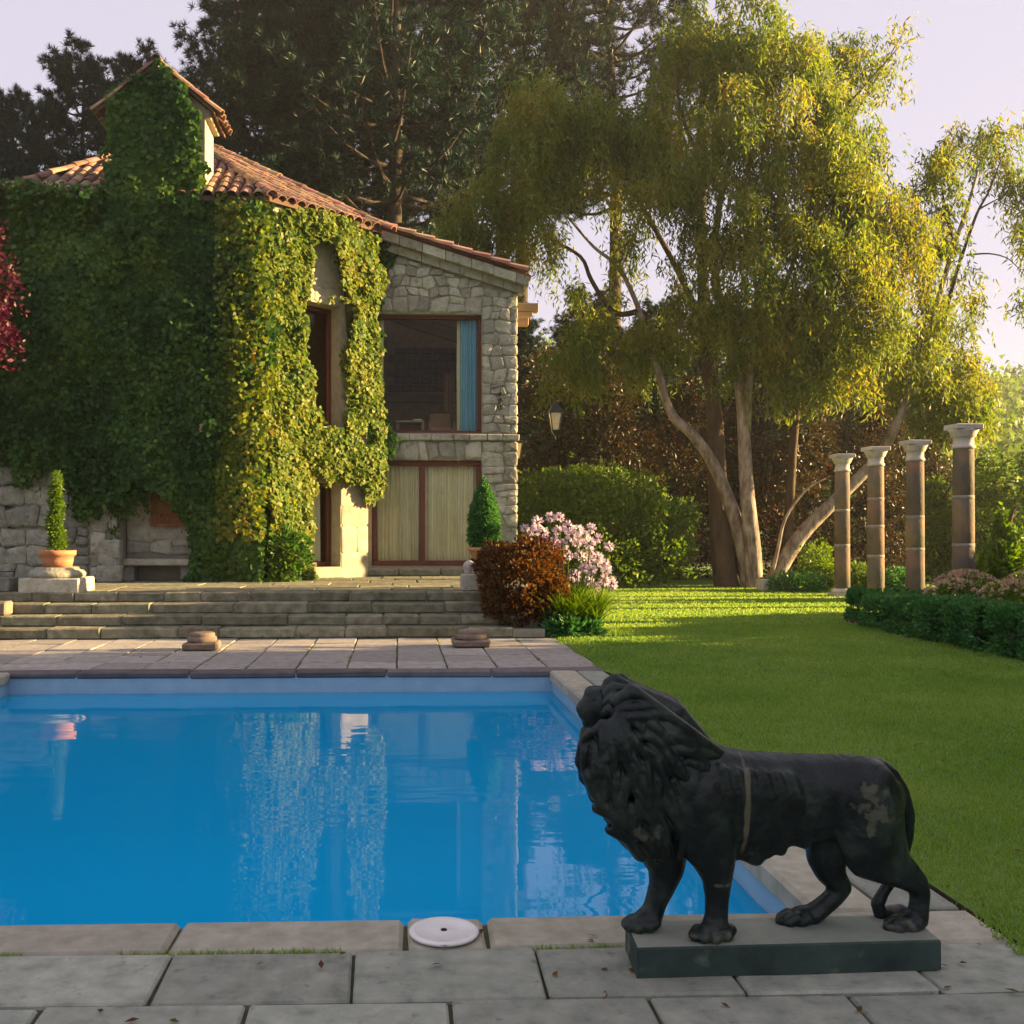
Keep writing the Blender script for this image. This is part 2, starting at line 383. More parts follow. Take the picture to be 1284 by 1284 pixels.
M['darkbark'] = noise_mat('dark_bark', [(.3, (.05, .032, .022)), (.7, (.13, .085, .055))], scale=5, stretch=(1, 1, .25), rough=.95, bump=.9, bscale=16, objvar=.15, bdist=.05)
M['soil'] = noise_mat('soil', [(.3, (.035, .024, .016)), (.7, (.07, .045, .03))], scale=8, rough=.95, bump=.8, bscale=30, objvar=0)
# ------------------------------------------------------------------ ground, lawn, hills
POOL = (-4.15, 1.68, 3.86, 10.80)          # x0 x1 y0 y1 of the water basin
DX0, DX1, DY0, DY1 = -14.0, 2.27, -3.0, 14.2
LAWNZ = 0.004
# one sheet of lawn that leaves the deck and the house open
mb = MB()
def sheet(x0, x1, y0, y1, z=LAWNZ): mb.add([(x0, y0, z), (x1, y0, z), (x1, y1, z), (x0, y1, z)], [(0, 1, 2, 3)])
sheet(DX1, 260, -60, 46); sheet(-260, DX0, -60, 46); sheet(DX0, DX1, -60, DY0); sheet(DX0, DX1, DY1, 46)
tag(mb.build('lawn', M['lawn']), kind='structure')
# the hill beyond, a real slope with a far wood on it
def hill_z(x, y):
    r = np.clip((y - 46) / 90, 0, 1)
    prof = 18 + 3.2 * np.sin(x * .021 + .6) + 1.8 * np.sin(x * .06 + .4)
    return prof * r ** 1.25
gx = np.linspace(-420, 520, 95); gy = np.concatenate([np.linspace(46, 140, 30), [180, 260, 700]])
GX, GY = np.meshgrid(gx, gy)
GZ = hill_z(GX, GY) + LAWNZ
hv = np.stack([GX, GY, GZ], -1).reshape(-1, 3)
nx = len(gx)
hf = np.array([[j * nx + i, j * nx + i + 1, (j + 1) * nx + i + 1, (j + 1) * nx + i] for j in range(len(gy) - 1) for i in range(nx - 1)])
M['hill'] = noise_mat('hillside', [(.3, (.05, .06, .02)), (.7, (.10, .085, .04))], scale=.08, rough=.95, bump=0, objvar=0)
tag(fast_mesh('hillside', hv, hf, M['hill'], smooth=True), kind='structure')

# deck bed: a sheet of mossy joint with the pool cut out, slabs lie in it
deck_bed = MB()
def dsheet(x0, x1, y0, y1): deck_bed.box((x0, y0, -.35), (x1, y1, -.018))
x0, x1, y0, y1 = POOL
e = .02
dsheet(DX0 - .5, DX1 + .5, DY0 - .5, y0 - e); dsheet(DX0 - .5, DX1 + .5, y1 + e, DY1 + .3); dsheet(DX0 - .5, x0 - e, y0 - e, y1 + e); dsheet(x1 + e, DX1 + .5, y0 - e, y1 + e)
deck = tag(deck_bed.build('pool_deck', M['joint']), kind='structure')

def slab(xa, xb, ya, yb, mat, name='paving_slab', zt=0.0, th=.05, parent=None, r=.008, gap=.006):
    g = gap; dz = rnd.uniform(-.004, .004)
    o = MB().bevbox((xa + g, ya + g, zt - th), (xb - g, yb - g, zt + dz), r, jit=.006).build(name, M[mat], parent or deck)
    return o
# near flagstones: courses towards the camera
ye = 3.585; row = 0
for dep in (.385, .40, .42, .40, .45):
    w = .645; off = W(443.7, 0, Y=3.5).x + (.30 if row % 2 else 0) + (.02 * row)
    k0 = math.floor((-3.3 - off) / w)
    for k in range(k0, k0 + 12):
        xa = off + k * w
        if xa > DX1 - .1: continue
        slab(xa, min(xa + w, DX1) if xa + w < DX1 - .15 else DX1, ye - dep, ye, 'slab')
    ye -= dep; row += 1
# near coping, with the square stone that carries the skimmer lid
xs = [-3.9, -2.75, W(215, 0, Y=3.7).x, W(508, 0, Y=3.7).x, W(612, 0, Y=3.7).x, 1.02, 1.95, DX1]
for a, b in zip(xs, xs[1:]): slab(a, b, 3.585, POOL[2] + .03, 'coping', 'coping_stone', zt=.004, th=.12, r=.018)
# right coping and its strip of flagstones
yy = POOL[2] + .03
while yy < POOL[3] - .1:
    L = rnd.uniform(.8, 1.1); yb = min(yy + L, POOL[3])
    if POOL[3] - yb < .3: yb = POOL[3]
    slab(POOL[1] - .03, POOL[1] + .27, yy, yb, 'coping', 'coping_stone', zt=.004, th=.12, r=.02)
    slab(POOL[1] + .27, DX1 - rnd.uniform(0, .03), yy + .02, yb + .02, 'slab')
    yy = yb
# left coping
yy = POOL[2] + .03
while yy < POOL[3] - .1:
    yb = min(yy + .95, POOL[3])
    slab(POOL[0] - .27, POOL[0] + .03, yy, yb, 'coping', 'coping_stone', zt=.004, th=.12, r=.02); yy = yb
# far coping: dark bullnose stones
xa = POOL[0] - .27
while xa < DX1 - .05:
    xb = min(xa + rnd.uniform(.85, 1.2), DX1)
    if DX1 - xb < .4: xb = DX1
    slab(xa, xb, POOL[3] - .03, POOL[3] + .24, 'darkcoping', 'coping_stone', zt=.006, th=.07, r=.016); xa = xb
# far terrace of reddish flagstones
ya = POOL[3] + .24
x_j = W(498, 800, Y=13).x
rows = [.58, .62, .66, .70, .60]
for i, dep in enumerate(rows):
    yb = min(ya + dep, DY1) if i < 4 else DY1
    w = .56
    for k in range(-13, 5):
        xa = x_j + k * w
        if xa > DX1 - .12: continue
        xb = min(xa + w, DX1)
        if DX1 - xb < .14: xb = DX1
        slab(xa, xb, ya, yb, 'farslab', gap=.008)
    ya = yb

le = MB(); le.box((DX1 - .003, DY0, -.017), (DX1 + .12, DY1, .001)); tag(le.build('lawn_edge', M['soil']), kind='structure')
# pool basin and water
basin = MB()
x0, x1, y0, y1 = POOL; zb, WZ = -1.7, -.225
basin.add([(x0, y0, zb), (x1, y0, zb), (x1, y1, zb), (x0, y1, zb)], [(0, 1, 2, 3)])
for (a, b) in (((x0, y0), (x1, y0)), ((x1, y0), (x1, y1)), ((x1, y1), (x0, y1)), ((x0, y1), (x0, y0))):
    basin.add([(*a, zb), (*b, zb), (*b, -.30), (*a, -.30)], [(0, 1, 2, 3)])
pool = tag(basin.build('swimming_pool', M['poolpaint']), kind='structure')
band = MB()
for (a, b) in (((x0, y0), (x1, y0)), ((x1, y0), (x1, y1)), ((x1, y1), (x0, y1)), ((x0, y1), (x0, y0))):
    band.add([(*a, -.30), (*b, -.30), (*b, -.02), (*a, -.02)], [(0, 1, 2, 3)])
band.build('tile_band', M['tileband'], pool)
e = .004
tag(quick('pool_water', [(x0 + e, y0 + e, WZ), (x1 - e, y0 + e, WZ), (x1 - e, y1 - e, WZ), (x0 + e, y1 - e, WZ)], [(0, 1, 2, 3)], M['water']), kind='structure')

# skimmer lid
p = W(557, 1175, Z=.0)
lid = thing('skimmer_lid', 'round white plastic skimmer lid set in the near pool coping', 'lid', (p.x, 3.722, .004))
MB().lathe([(.128, 0), (.131, .008), (.126, .013), (.106, .013), (.103, .010), (.022, .011), (.02, .0115)], (p.x, 3.722, .004), 40).build('rim', M['white'], lid, True)
MB().lathe([(.012, 0), (.012, .004)], (p.x, 3.722, .0145), 12).build('finger_hole', M['iron'], lid)

# ------------------------------------------------------------------ steps and terrace
TZ = .6; TY = 15.2
steps = MB()
for i in range(4):
    steps.box((-11.5, 14.235 + .333 * i, 0), (2.12 - .05 * i, TY + .05, .15 * (i + 1) - .03))
stp = tag(steps.build('stone_steps', M['mortar']), kind='structure')
for i in range(4):
    xa = -9.6 - rnd.random() * .4
    xe = W(646, 0, Y=14.2).x - .02 + [0, -.05, -.15, -.3][i]
    while xa < xe - .05:
        L = rnd.uniform(.45, 1.25); xb = min(xa + L, xe)
        if xe - xb < .3: xb = xe
        j = rnd.uniform(-.015, .015); k = rnd.uniform(-.008, .008)
        MB().bevbox((xa + .006, 14.2 + .333 * i + j, .15 * i + .004), (xb - .006, 14.2 + .333 * (i + 1) + .06, .15 * (i + 1) + k), .018, jit=.008).build('step_stone', M['stepstone'], stp)
        xa = xb
ter = MB(); ter.box((-14, TY + .04, 0), (2.5, 21.0, TZ - .03)); ter.box((-14, 21.0, 0), (-8, 24.6, TZ - .03))
ter_o = tag(ter.build('terrace', M['mortar']), kind='structure')
ya = TY + .36
while ya < 21.0:
    dep = rnd.uniform(.7, 1.0); yb = min(ya + dep, 21.0)
    if 21 - yb < .3: yb = 21.0
    xa = -10.5 + rnd.random() * .5
    while xa < 2.0:
        xb = min(xa + rnd.uniform(.7, 1.3), 2.3)
        MB().bevbox((xa + .01, ya + .01, TZ - .05), (xb - .01, yb - .01, TZ + rnd.uniform(-.006, .006)), .012, jit=.006).build('flagstone', M['stepstone'], ter_o)
        xa = xb
    ya = yb

# ------------------------------------------------------------------ the house
FY, WY = 18.75, 21.0            # planes of the bay front and of the wing front
def fx(px, Y=FY): return W(px, 0, Y=Y).x
def fz(py, Y=FY, px=300): return W(px, py, Y=Y).z
EZ = 7.72                        # eaves of the bay
PB = Vector((fx(20), FY)); PC = Vector((fx(328), FY)); PD = Vector((fx(460, 20.5), 20.5))
PA = Vector((PB.x - (PD.x - PC.x), 20.5))
house = thing('stone_house', 'stone villa with ivy covered bay, tiled roofs and large wooden framed windows', 'house', (-2.5, 20.5, TZ))

class Frame:
    """wall frame: u along the wall, n outwards, z up"""
    def __init__(s, o, u):
        s.o = Vector(o); s.u = Vector(u).normalized(); s.n = Vector((s.u.y, -s.u.x)); 
    def __call__(s, u, n, z):
        p = s.o + s.u * u + s.n * n
        return (p.x, p.y, z)
Fb = Frame(PB, PC - PB); LB = (PC - PB).length
Fd = Frame(PC, PD - PC); LD = (PD - PC).length
Fl = Frame(PA, PB - PA)
Fw = Frame((fx(460, WY), WY), (1, 0)); LW = fx(648, WY) - fx(460, WY)
def ub(px): return fx(px) - PB.x
def uw(px): return fx(px, WY) - fx(460, WY)
def zw(py): return fz(py, WY, 560)
def ud(px):                     # u on the diagonal wall under a photo column
    d = W(px, 0, Y=1.0); k = d.x / d.y
    # PC + t*u lies on the ray x = k*y
    t = (k * PC.y - PC.x) / (Fd.u.x - k * Fd.u.y)
    return t
def zd(px, py):
    q = PC + Fd.u * ud(px); return W(px, py, Y=q.y).z

wall_mesh = MB()
def wbox(fr, u0, u1, z0, z1, n0=-.45, n1=0.0): wall_mesh.box((u0, n0, z0), (u1, n1, z1), fr)
# bay front: niche left open
nu0, nu1 = ub(150), ub(246); nspring, ntop = fz(650), fz(598)
wbox(Fb, -.0, nu0, TZ, EZ); wbox(Fb, nu1, LB, TZ, EZ); wbox(Fb, nu0, nu1, ntop + .12, EZ); wbox(Fb, nu0, nu1, TZ, EZ, -.95, -.5)
# arch spandrel plate
uc, ur = (nu0 + nu1) / 2, (nu1 - nu0) / 2
arc = [(uc - ur * math.cos(PI * k / 16), nspring + (ntop - nspring) * math.sin(PI * k / 16)) for k in range(17)]
for (ua, za), (u_b, zb2) in zip(arc, arc[1:]):
    t = ntop + .12
    wall_mesh.add([Fb(ua, 0, za), Fb(u_b, 0, zb2), Fb(u_b, 0, t), Fb(ua, 0, t), Fb(ua, -.49, za), Fb(u_b, -.49, zb2)], [(0, 1, 2, 3), (1, 0, 4, 5)])
# diagonal right wall with its two openings
dW = dict(u0=ud(379), u1=ud(427))
z_up = (zd(400, 534), zd(400, 380)); z_lo = (TZ + .22, zd(400, 604))
wbox(Fd, 0, dW['u0'], TZ, EZ); wbox(Fd, dW['u1'], LD, TZ, EZ)
wbox(Fd, dW['u0'], dW['u1'], z_lo[1], z_up[0]); wbox(Fd, dW['u0'], dW['u1'], z_up[1], EZ); wbox(Fd, dW['u0'], dW['u1'], TZ, z_lo[0])
# left diagonal wall and hidden back of the bay
wbox(Fl, 0, (PB - PA).length, TZ, EZ)
wall_mesh.box((PA.x, 20.5, TZ), (PA.x + .45, 24.6, EZ)); wall_mesh.box((PA.x, 24.6, TZ), (PD.x, 25.0, EZ))
# wing: front with two openings, sloping top, right side, back
o_u0, o_u1 = uw(466), uw(604)
z_d0, z_d1 = TZ + .2, zw(577); z_w0, z_w1 = zw(543), zw(394)
def wtop(u):                     # underside of the wing roof along the front
    return fz(312, WY, 480) + (fz(366, WY, 650) - fz(312, WY, 480)) * (u - uw(480)) / (uw(650) - uw(480))
wbox(Fw, -.3, o_u0, TZ, z_w1); wbox(Fw, o_u1, LW, TZ, z_w1); wbox(Fw, o_u0, o_u1, z_d1, z_w0); wbox(Fw, o_u0, o_u1, TZ, z_d0)
a0, a1 = wtop(-.3), wtop(LW)
wall_mesh.add([Fw(-.3, 0, z_w1), Fw(LW, 0, z_w1), Fw(LW, 0, a1), Fw(-.3, 0, a0), Fw(-.3, -.45, z_w1), Fw(LW, -.45, z_w1), Fw(LW, -.45, a1), Fw(-.3, -.45, a0)],
              [(0, 1, 2, 3), (5, 4, 7, 6), (1, 5, 6, 2), (4, 0, 3, 7), (3, 2, 6, 7), (0, 4, 5, 1)])
wbox(Fw, LW - .45, LW, TZ, a1 - .05, -8, -.45)
wbox(Fw, -.3, .0, TZ, a0 - .05, -8, -.45)
wbox(Fw, -.3, LW, TZ, a1 - .05, -8.4, -8)
walls = wall_mesh.build('wall', M['mortar'], house)

# ---- stones
def warp(u, z):
    return (u + .045 * math.sin(z * 9.1 + 1.7 * math.sin(u * 3.3)) + .02 * math.sin(z * 23 + u * 11), z + .04 * math.sin(u * 8.3 + 2.1 * math.sin(z * 2.9)) + .018 * math.sin(u * 21 + z * 9))
def stone_mesh(u0, u1, z0, z1, dep, fr, n0=0.0, cut=.28, lim=(-99, 99)):
    w, h = u1 - u0, z1 - z0; m = min(w, h)
    P = []
    for (cu, cz, su, sz, first) in ((u0, z0, 1, 1, 0), (u1, z0, -1, 1, 1), (u1, z1, -1, -1, 0), (u0, z1, 1, -1, 1)):
        c1, c2 = rnd.uniform(.08, cut) * m, rnd.uniform(.08, cut) * m
        a, b = (cu, cz + sz * c1), (cu + su * c2, cz)
        P += [a, b] if not first else [b, a]
    # outline order: go round
    j = m * .045
    Q = []
    for p in P:
        w_ = warp(*p); fd = max(0, min(1, min(p[0] - lim[0], lim[1] - p[0]) / .16)) * .8
        Q.append((p[0] + (w_[0] - p[0]) * fd + rnd.uniform(-j, j), p[1] + (w_[1] - p[1]) * fd + rnd.uniform(-j, j)))
    P = Q
    cu, cz = (u0 + u1) / 2 + rnd.uniform(-.1, .1) * w, (z0 + z1) / 2 + rnd.uniform(-.1, .1) * h
    v = [fr(p[0], n0 - .03, p[1]) for p in P] + [fr(p[0], n0 + dep * .55, p[1]) for p in P]
    v += [fr(cu + (p[0] - cu) * .78, n0 + dep * rnd.uniform(.85, 1.15), cz + (p[1] - cz) * .78) for p in P] + [fr(cu, n0 + dep * 1.15, cz)]
    f = []
    for k in range(8):
        k2 = (k + 1) % 8
        f += [(k, k2, 8 + k2, 8 + k), (8 + k, 8 + k2, 16 + k2, 16 + k), (16 + k, 16 + k2, 24)]
    return v, f

def stones(fr, u0, u1, z0, z1, mat, parent, ch=(.2, .34), cw=(.22, .5), dep=(.03, .065), zmax=None, n0=0.0, keep=None, cut=.24, gap=.008):
    z = z0
    while z < z1 - .04:
        h = rnd.uniform(*ch); zt = z + h
        if z1 - zt < ch[0] * .6: zt = z1
        u = u0
        while u < u1 - .02:
            w = rnd.uniform(*cw); ue = u + w
            if u1 - ue < cw[0] * .6: ue = u1
            zz = zt
            if zmax is not None: zz = min(zt, zmax((u + ue) / 2) - .01)
            if zz - z > .07 and (keep is None or keep((u + ue) / 2, (z + zz) / 2)):
                if rnd.random() < .16 and zz - z > .24 and ue - u > .2:   # two small stones in place of one
                    zm = (z + zz) / 2 + rnd.uniform(-.03, .03)
                    parts_ = [(z, zm), (zm, zz)]
                else: parts_ = [(z, zz)]
                for a, b in parts_:
                    v, f = stone_mesh(u + gap / 2, ue - gap / 2, a + gap / 2, b - gap / 2, rnd.uniform(*dep), fr, n0, cut, (u0, u1))
                    quick('stone', v, f, M[mat], parent)
            u = ue
        z = zt
# wing front
stones(Fw, o_u1 + .01, LW + .02, TZ, z_w0 - .17, 'stone', walls, ch=(.26, .5), cw=(.28, .5))
stones(Fw, o_u1 + .01, LW + .02, z_w0, z_w1 + .36, 'stone', walls, ch=(.17, .3), cw=(.18, .36))
stones(Fw, uw(483), o_u1, z_d1 + .02, z_w0 - .17, 'stone', walls, ch=(.36, .42), cw=(.2, .42))
stones(Fw, uw(478), o_u1, z_w1 + .03, z_w1 + .36, 'stone', walls, ch=(.3, .36), cw=(.2, .4))
z = z_w1 + .36
for k in range(12):
    h = rnd.uniform(.19, .27)
    stones(Fw, uw(478), LW + .02, z, z + h, 'stone', walls, ch=(h, h), cw=(.18, .34), zmax=lambda u: wtop(u) - .06)
    z += h
    if z > a0: break
# string course under the upper window and the lintel over the door
u = uw(484)
while u < LW + .04:
    ue = min(u + rnd.uniform(.3, .5), LW + .05)
    MB().bevbox((u + .006, -.02, z_w0 - .16), (ue - .006, .12, z_w0 - .03), .015, Fw, .004).build('string_course', M['stone'], walls); u = ue
# door step
for a, b in ((uw(452), uw(500)), (uw(500), uw(552)), (uw(552), uw(604))):
    MB().bevbox((a + .005, 0, TZ), (b - .005, .34, TZ + .15), .018, Fw, .006).build('door_step', M['stepstone'], house)
# cornice under the wing roof: two stepped courses of dressed stone that follow the slope
def slope_box(ua, ub_, d0, d1, n0, n1, mat, name, par):
    e = .006
    v = []
    for n in (n0, n1):
        for u_, d in ((ua + e, d0), (ub_ - e, d0), (ub_ - e, d1), (ua + e, d1)):
            v.append(Fw(u_, n, wtop(u_) + d + rnd.uniform(-.006, .006)))
    m_ = MB(); m_.add(v, [(0, 1, 2, 3), (4, 7, 6, 5), (0, 4, 5, 1), (1, 5, 6, 2), (2, 6, 7, 3), (3, 7, 4, 0)])
    return m_.build(name, M[mat], par)
u = uw(474)
while u < LW + .1:
    ue = min(u + rnd.uniform(.32, .5), LW + .12); slope_box(u, ue, -.05, .11, -.1, .14, 'stone', 'cornice_stone', walls); u = ue
u = uw(474)
while u < LW + .2:
    ue = min(u + rnd.uniform(.4, .6), LW + .22); slope_box(u, ue, .115, .30, -.1, .30, 'stone', 'cornice_stone', walls); u = ue
# bay front, low: rubble that the ivy leaves open, pilaster beside the niche, stones in the niche
stones(Fb, -2.2, ub(112), TZ, fz(520), 'greystone', walls, ch=(.28, .5), cw=(.3, .62), dep=(.04, .1))
stones(Fb, ub(114), nu0 - .01, TZ, fz(612), 'stone', walls, ch=(.3, .5), cw=(.26, .34), dep=(.05, .07))
stones(Fb, nu1 + .01, ub(330), TZ, fz(560), 'greystone', walls, ch=(.3, .5), cw=(.3, .6), dep=(.03, .06))
stones(Fb, ub(60), ub(330), fz(598) + .13, fz(540), 'greystone', walls, ch=(.3, .5), cw=(.3, .6), dep=(.03, .06))
stones(Fb, nu0, nu1, TZ + .5, ntop, 'stone', walls, ch=(.25, .42), cw=(.28, .6), n0=-.5, dep=(.02, .05))
wx = Frame((PB.x - 4, FY + .4), (1, 0))
# voussoirs
for k in range(9):
    a0_, a1_ = PI * k / 9 + .015, PI * (k + 1) / 9 - .015
    m_ = MB(); v = []
    for n in (-.3, .045):
        for a_, e in ((a0_, 0), (a1_, 0), (a1_, .21), (a0_, .21)):
            v.append(Fb(uc - (ur + e) * math.cos(a_), n, nspring + (ntop - nspring + e) * math.sin(a_)))
    m_.add(v, [(0, 1, 2, 3), (4, 7, 6, 5), (0, 4, 5, 1), (1, 5, 6, 2), (2, 6, 7, 3), (3, 7, 4, 0)])
    m_.build('arch_stone', M['stone'], walls)
# low garden wall that runs on to the left of the bay
lw_t = thing('garden_wall', 'low grey rubble wall continuing left of the ivy covered bay', 'wall', (PB.x - 2.5, FY + .3, TZ))
MB().box((-9.6, FY + .15, TZ), (PB.x - .02, FY + .55, TZ + 3.0)).build('wall_core', M['mortar'], lw_t)
stones(Frame((-9.6, FY + .15), (1, 0)), 0, PB.x + 9.58, TZ, TZ + 3.0, 'greystone', lw_t, ch=(.3, .5), cw=(.3, .6), dep=(.04, .09))

# niche furniture
bench = thing('stone_bench', 'stone slab bench inside the arched wall niche', 'bench', Fb(uc, -.2, TZ))
zb_ = fz(703)
MB().bevbox((nu0 + .02, -.45, zb_ - .09), (nu1 - .02, .08, zb_ + .03), .02, Fb, .004).build('seat', M['stone'], bench)
for a in (nu0 + .05, nu1 - .3): MB().bevbox((a, -.42, TZ), (a + .2, -.02, zb_ - .092), .015, Fb, .004).build('leg', M['greystone'], bench)
blk = MB().bevbox((ub(131), .08, TZ), (ub(157), .42, fz(677)), .03, Fb, .012)
blk.bevbox((ub(133), .425, TZ), (ub(163), .62, fz(708)), .03, Fb, .012)
tag(blk.build('stone_block', M['greystone']), 'rough upright stone block standing left of the wall niche', 'stone block')
pq = thing('wall_plaque', 'square carved terracotta plaque hanging in the arched niche', 'plaque', Fb(uc, -.42, fz(658)))
MB().bevbox((ub(184), -.44, fz(658)), (ub(230), -.36, fz(611)), .012, Fb, .002).build('panel', M['plaque'], pq)
for (a, b, c, d) in ((ub(183), ub(231), fz(613), fz(610)), (ub(183), ub(231), fz(660), fz(657)), (ub(183), ub(186), fz(657), fz(613)), (ub(228), ub(231), fz(657), fz(613))):
    MB().box((a, -.45, c), (b, -.335, d), Fb).build('border', M['plaque'], pq)
rel = MB()
for k in range(7):
    q = [(ub(190 + 5.5 * k) + .02 * math.sin(t * 2 + k), -.352, fz(655) + (fz(616) - fz(655)) * t / 6) for t in range(7)]
    rel.tube([Fb(*p_) for p_ in q], [.012 + .008 * math.sin(t + k) for t in range(7)], 6)
rel.build('relief', M['plaque'], pq, True)

# ---- windows and doors
def frame_win(name, fr, u0, u1, z0, z1, n, t, posts, bars, gl, par, depth=.1):
    e = .003
    f_o = MB().bevbox((u0 - e, n - depth, z0), (u1 + e, n, z0 + t), .008, fr).build(name, M['wood'], par)
    MB().bevbox((u0 - e, n - depth, z1 - t), (u1 + e, n, z1), .008, fr).build('head_rail', M['wood'], f_o)
    for a in (u0 + t / 2, *posts, u1 - t / 2):
        MB().bevbox((a - t / 2, n - depth - .002, z0 + t + .001), (a + t / 2, n + .004, z1 - t - .001), .008, fr).build('stile', M['wood'], f_o)
    xs_ = [u0 + t / 2, *posts, u1 - t / 2]
    for a, b in zip(xs_, xs_[1:]):
        quick('pane', [fr(a + t / 2, n - depth / 2, z0 + t), fr(b - t / 2, n - depth / 2, z0 + t), fr(b - t / 2, n - depth / 2, z1 - t), fr(a + t / 2, n - depth / 2, z1 - t)], [(0, 1, 2, 3)], M['glass'], f_o)
    return f_o
frame_win('window', Fw, o_u0, o_u1, z_w0, z_w1, -.16, .07, [], 0, True, house)
frame_win('sliding_door', Fw, o_u0, o_u1, z_d0, z_d1, -.12, .11, [uw(530)], 0, True, house)
frame_win('window', Fd, dW['u0'], dW['u1'], z_up[0], z_up[1], -.30, .09, [], 0, True, house)
frame_win('window', Fd, dW['u0'], dW['u1'], z_lo[0], z_lo[1], -.30, .09, [], 0, True, house)
# window ledges on the diagonal wall, lit cream stones round it
for a, b, c, d in ((dW['u0'], dW['u1'], z_lo[0] - .22, z_lo[0] - .02), (dW['u0'] - .0, dW['u1'], z_up[0] - .14, z_up[0] - .01)):
    MB().bevbox((a - .02, -.3, c), (b + .02, .1, d), .02, Fd, .006).build('window_ledge', M['creamstone'], walls)
stones(Fd, dW['u1'] + .02, LD + .03, TZ, z_lo[1] + .1, 'creamstone', walls, ch=(.35, .6), cw=(.4, .9), dep=(.015, .03), cut=.12, gap=.008)
stones(Fd, dW['u1'] + .02, LD, z_lo[1] + .1, EZ - .42, 'creamstone', walls, ch=(.3, .5), cw=(.4, .8), dep=(.015, .03), cut=.12, gap=.008)
stones(Fd, dW['u0'] - .05, dW['u1'] + .02, z_up[1] + .02, EZ - .42, 'creamstone', walls, ch=(.3, .5), cw=(.28, .5), dep=(.015, .03), cut=.12, gap=.008)
for k in range(6):
    a, b = LD * k / 6, LD * (k + 1) / 6
    MB().bevbox((a + .005, -.05, EZ - .42), (b - .005, .10, EZ - .24), .02, Fd, .006).build('cornice_stone', M['creamstone'], walls)
    MB().bevbox((a + .005, -.05, EZ - .238), (b - .005, .22, EZ - .03), .02, Fd, .006).build('cornice_stone', M['creamstone'], walls)

# ---- rooms behind the glass
room = MB()
xw0, xw1 = Fw.o.x, Fw.o.x + LW - .46
fz_up = z_w0 - .12
def quadw(vv, m_): m_.add(vv, [(0, 1, 2, 3)])
room.box((xw0 + .01, WY + .46, fz_up - .2), (xw1, WY + 5.6, fz_up))                # upper floor
rm = room.build('upper_floor', M['darkroom'], house)
MB().box((xw0, WY + 5.6, fz_up), (xw1, WY + 5.75, a0 + .2)).build('inner_wall', M['darkroom'], house)
MB().box((xw0 + .3, WY + 5.4, zw(462)), (xw1 - .1, WY + 5.59, zw(448))).build('wall_beam', M['beam'], house)
bw = MB()
for r_ in range(6):
    for c_ in range(9):
        xx = xw0 + .4 + c_ * .34 + (.17 if r_ % 2 else 0)
        bw.bevbox((xx, WY + 5.5, zw(446) + .02 + r_ * .2), (xx + .31, WY + 5.585, zw(446) + .19 + r_ * .2), .02)
tag(bw.build('brickwork', M['redstone'], house), kind='stuff')
MB().box((xw0, WY + .46, TZ), (xw1, WY + 5.6, TZ + .05)).build('lower_floor', M['darkroom'], house)
MB().box((xw0, WY + 2.2, TZ + .05), (xw1, WY + 2.3, fz_up - .2)).build('inner_wall', M['darkroom'], house)
for k in range(3):
    yk = WY + .9 + 1.5 * k
    pts = [(xw0 + .2, yk, wtop(.2) - .55 + .0), (xw1, yk, wtop(LW) - .42)]
    v = []
    for (x_, y_, z_) in pts:
        v += [(x_, y_ - .07, z_ - .1), (x_, y_ + .07, z_ - .1), (x_, y_ + .07, z_ + .1), (x_, y_ - .07, z_ + .1)]
    MB().add(v, [(0, 1, 2, 3), (7, 6, 5, 4), (0, 4, 5, 1), (1, 5, 6, 2), (2, 6, 7, 3), (3, 7, 4, 0)]).build('ceiling_beam', M['beam'], house)
MB().box((-.3, -1.7, TZ), (LD * .52, -1.6, EZ - .3), Fd).build('inner_wall', M['plaster'], house)
MB().box((LD * .53, -2.2, TZ), (LD + .6, -2.1, EZ - .3), Fd).build('inner_wall', M['darkroom'], house)
MB().box((-1.0, -1.58, TZ + 2.75), (LD, -.46, TZ + 2.9), Fd).build('upper_floor', M['darkroom'], house)

def curtain(label, fr, u0, u1, z0, z1, n, mat, folds, amp=.04, group=None):
    m_ = MB(); N = folds * 8; v = []
    for i in range(N + 1):
        u_ = u0 + (u1 - u0) * i / N; ph = 2 * PI * folds * i / N
        for z_, k in ((z0, 1.15), ((z0 + z1) / 2, 1.0), (z1, .8)):
            v.append(fr(u_ + .012 * math.sin(ph * .37 + z_), n + amp * k * math.sin(ph + .4 * math.sin(ph * .31)), z_))
    f = []
    for i in range(N):
        for j in range(2): a = i * 3 + j; f.append((a, a + 3, a + 4, a + 1))
    m_.add(v, f)
    return tag(m_.build('curtain', M[mat], None, True), label, 'curtain', group)
curtain('pale pleated curtain behind the left pane of the sliding door', Fw, o_u0 + .02, uw(529), z_d0 + .06, z_d1 - .06, -.31, 'curtain', 11, .055)
curtain('pale pleated curtain behind the right pane of the sliding door', Fw, uw(531), o_u1 - .08, z_d0 + .06, z_d1 - .06, -.32, 'curtain', 10, .055)
curtain('blue pleated curtain at right of the upper wing window', Fw, uw(579), o_u1 - .04, z_w0 + .05, z_w1 - .05, -.34, 'bluecurtain', 4, .05)
curtain('narrow cream curtain beside the blue one in the upper window', Fw, uw(574.5), uw(580), z_w0 + .05, z_w1 - .05, -.40, 'curtain', 2, .03)
curtain('narrow cream curtain at left of the upper wing window', Fw, o_u0 + .05, uw(481), z_w0 + .05, z_w1 - .05, -.34, 'curtain', 3, .03)
curtain('tan curtain deep inside the upper wing room', Fw, uw(563), uw(576), fz_up, zw(450), -2.0, 'browncurtain', 4, .04)
curtain('pale curtain behind the lower diagonal window', Fd, dW['u0'] + .05, dW['u1'] - .16, z_lo[0] + .1, z_lo[1] - .1, -.44, 'curtain', 6)
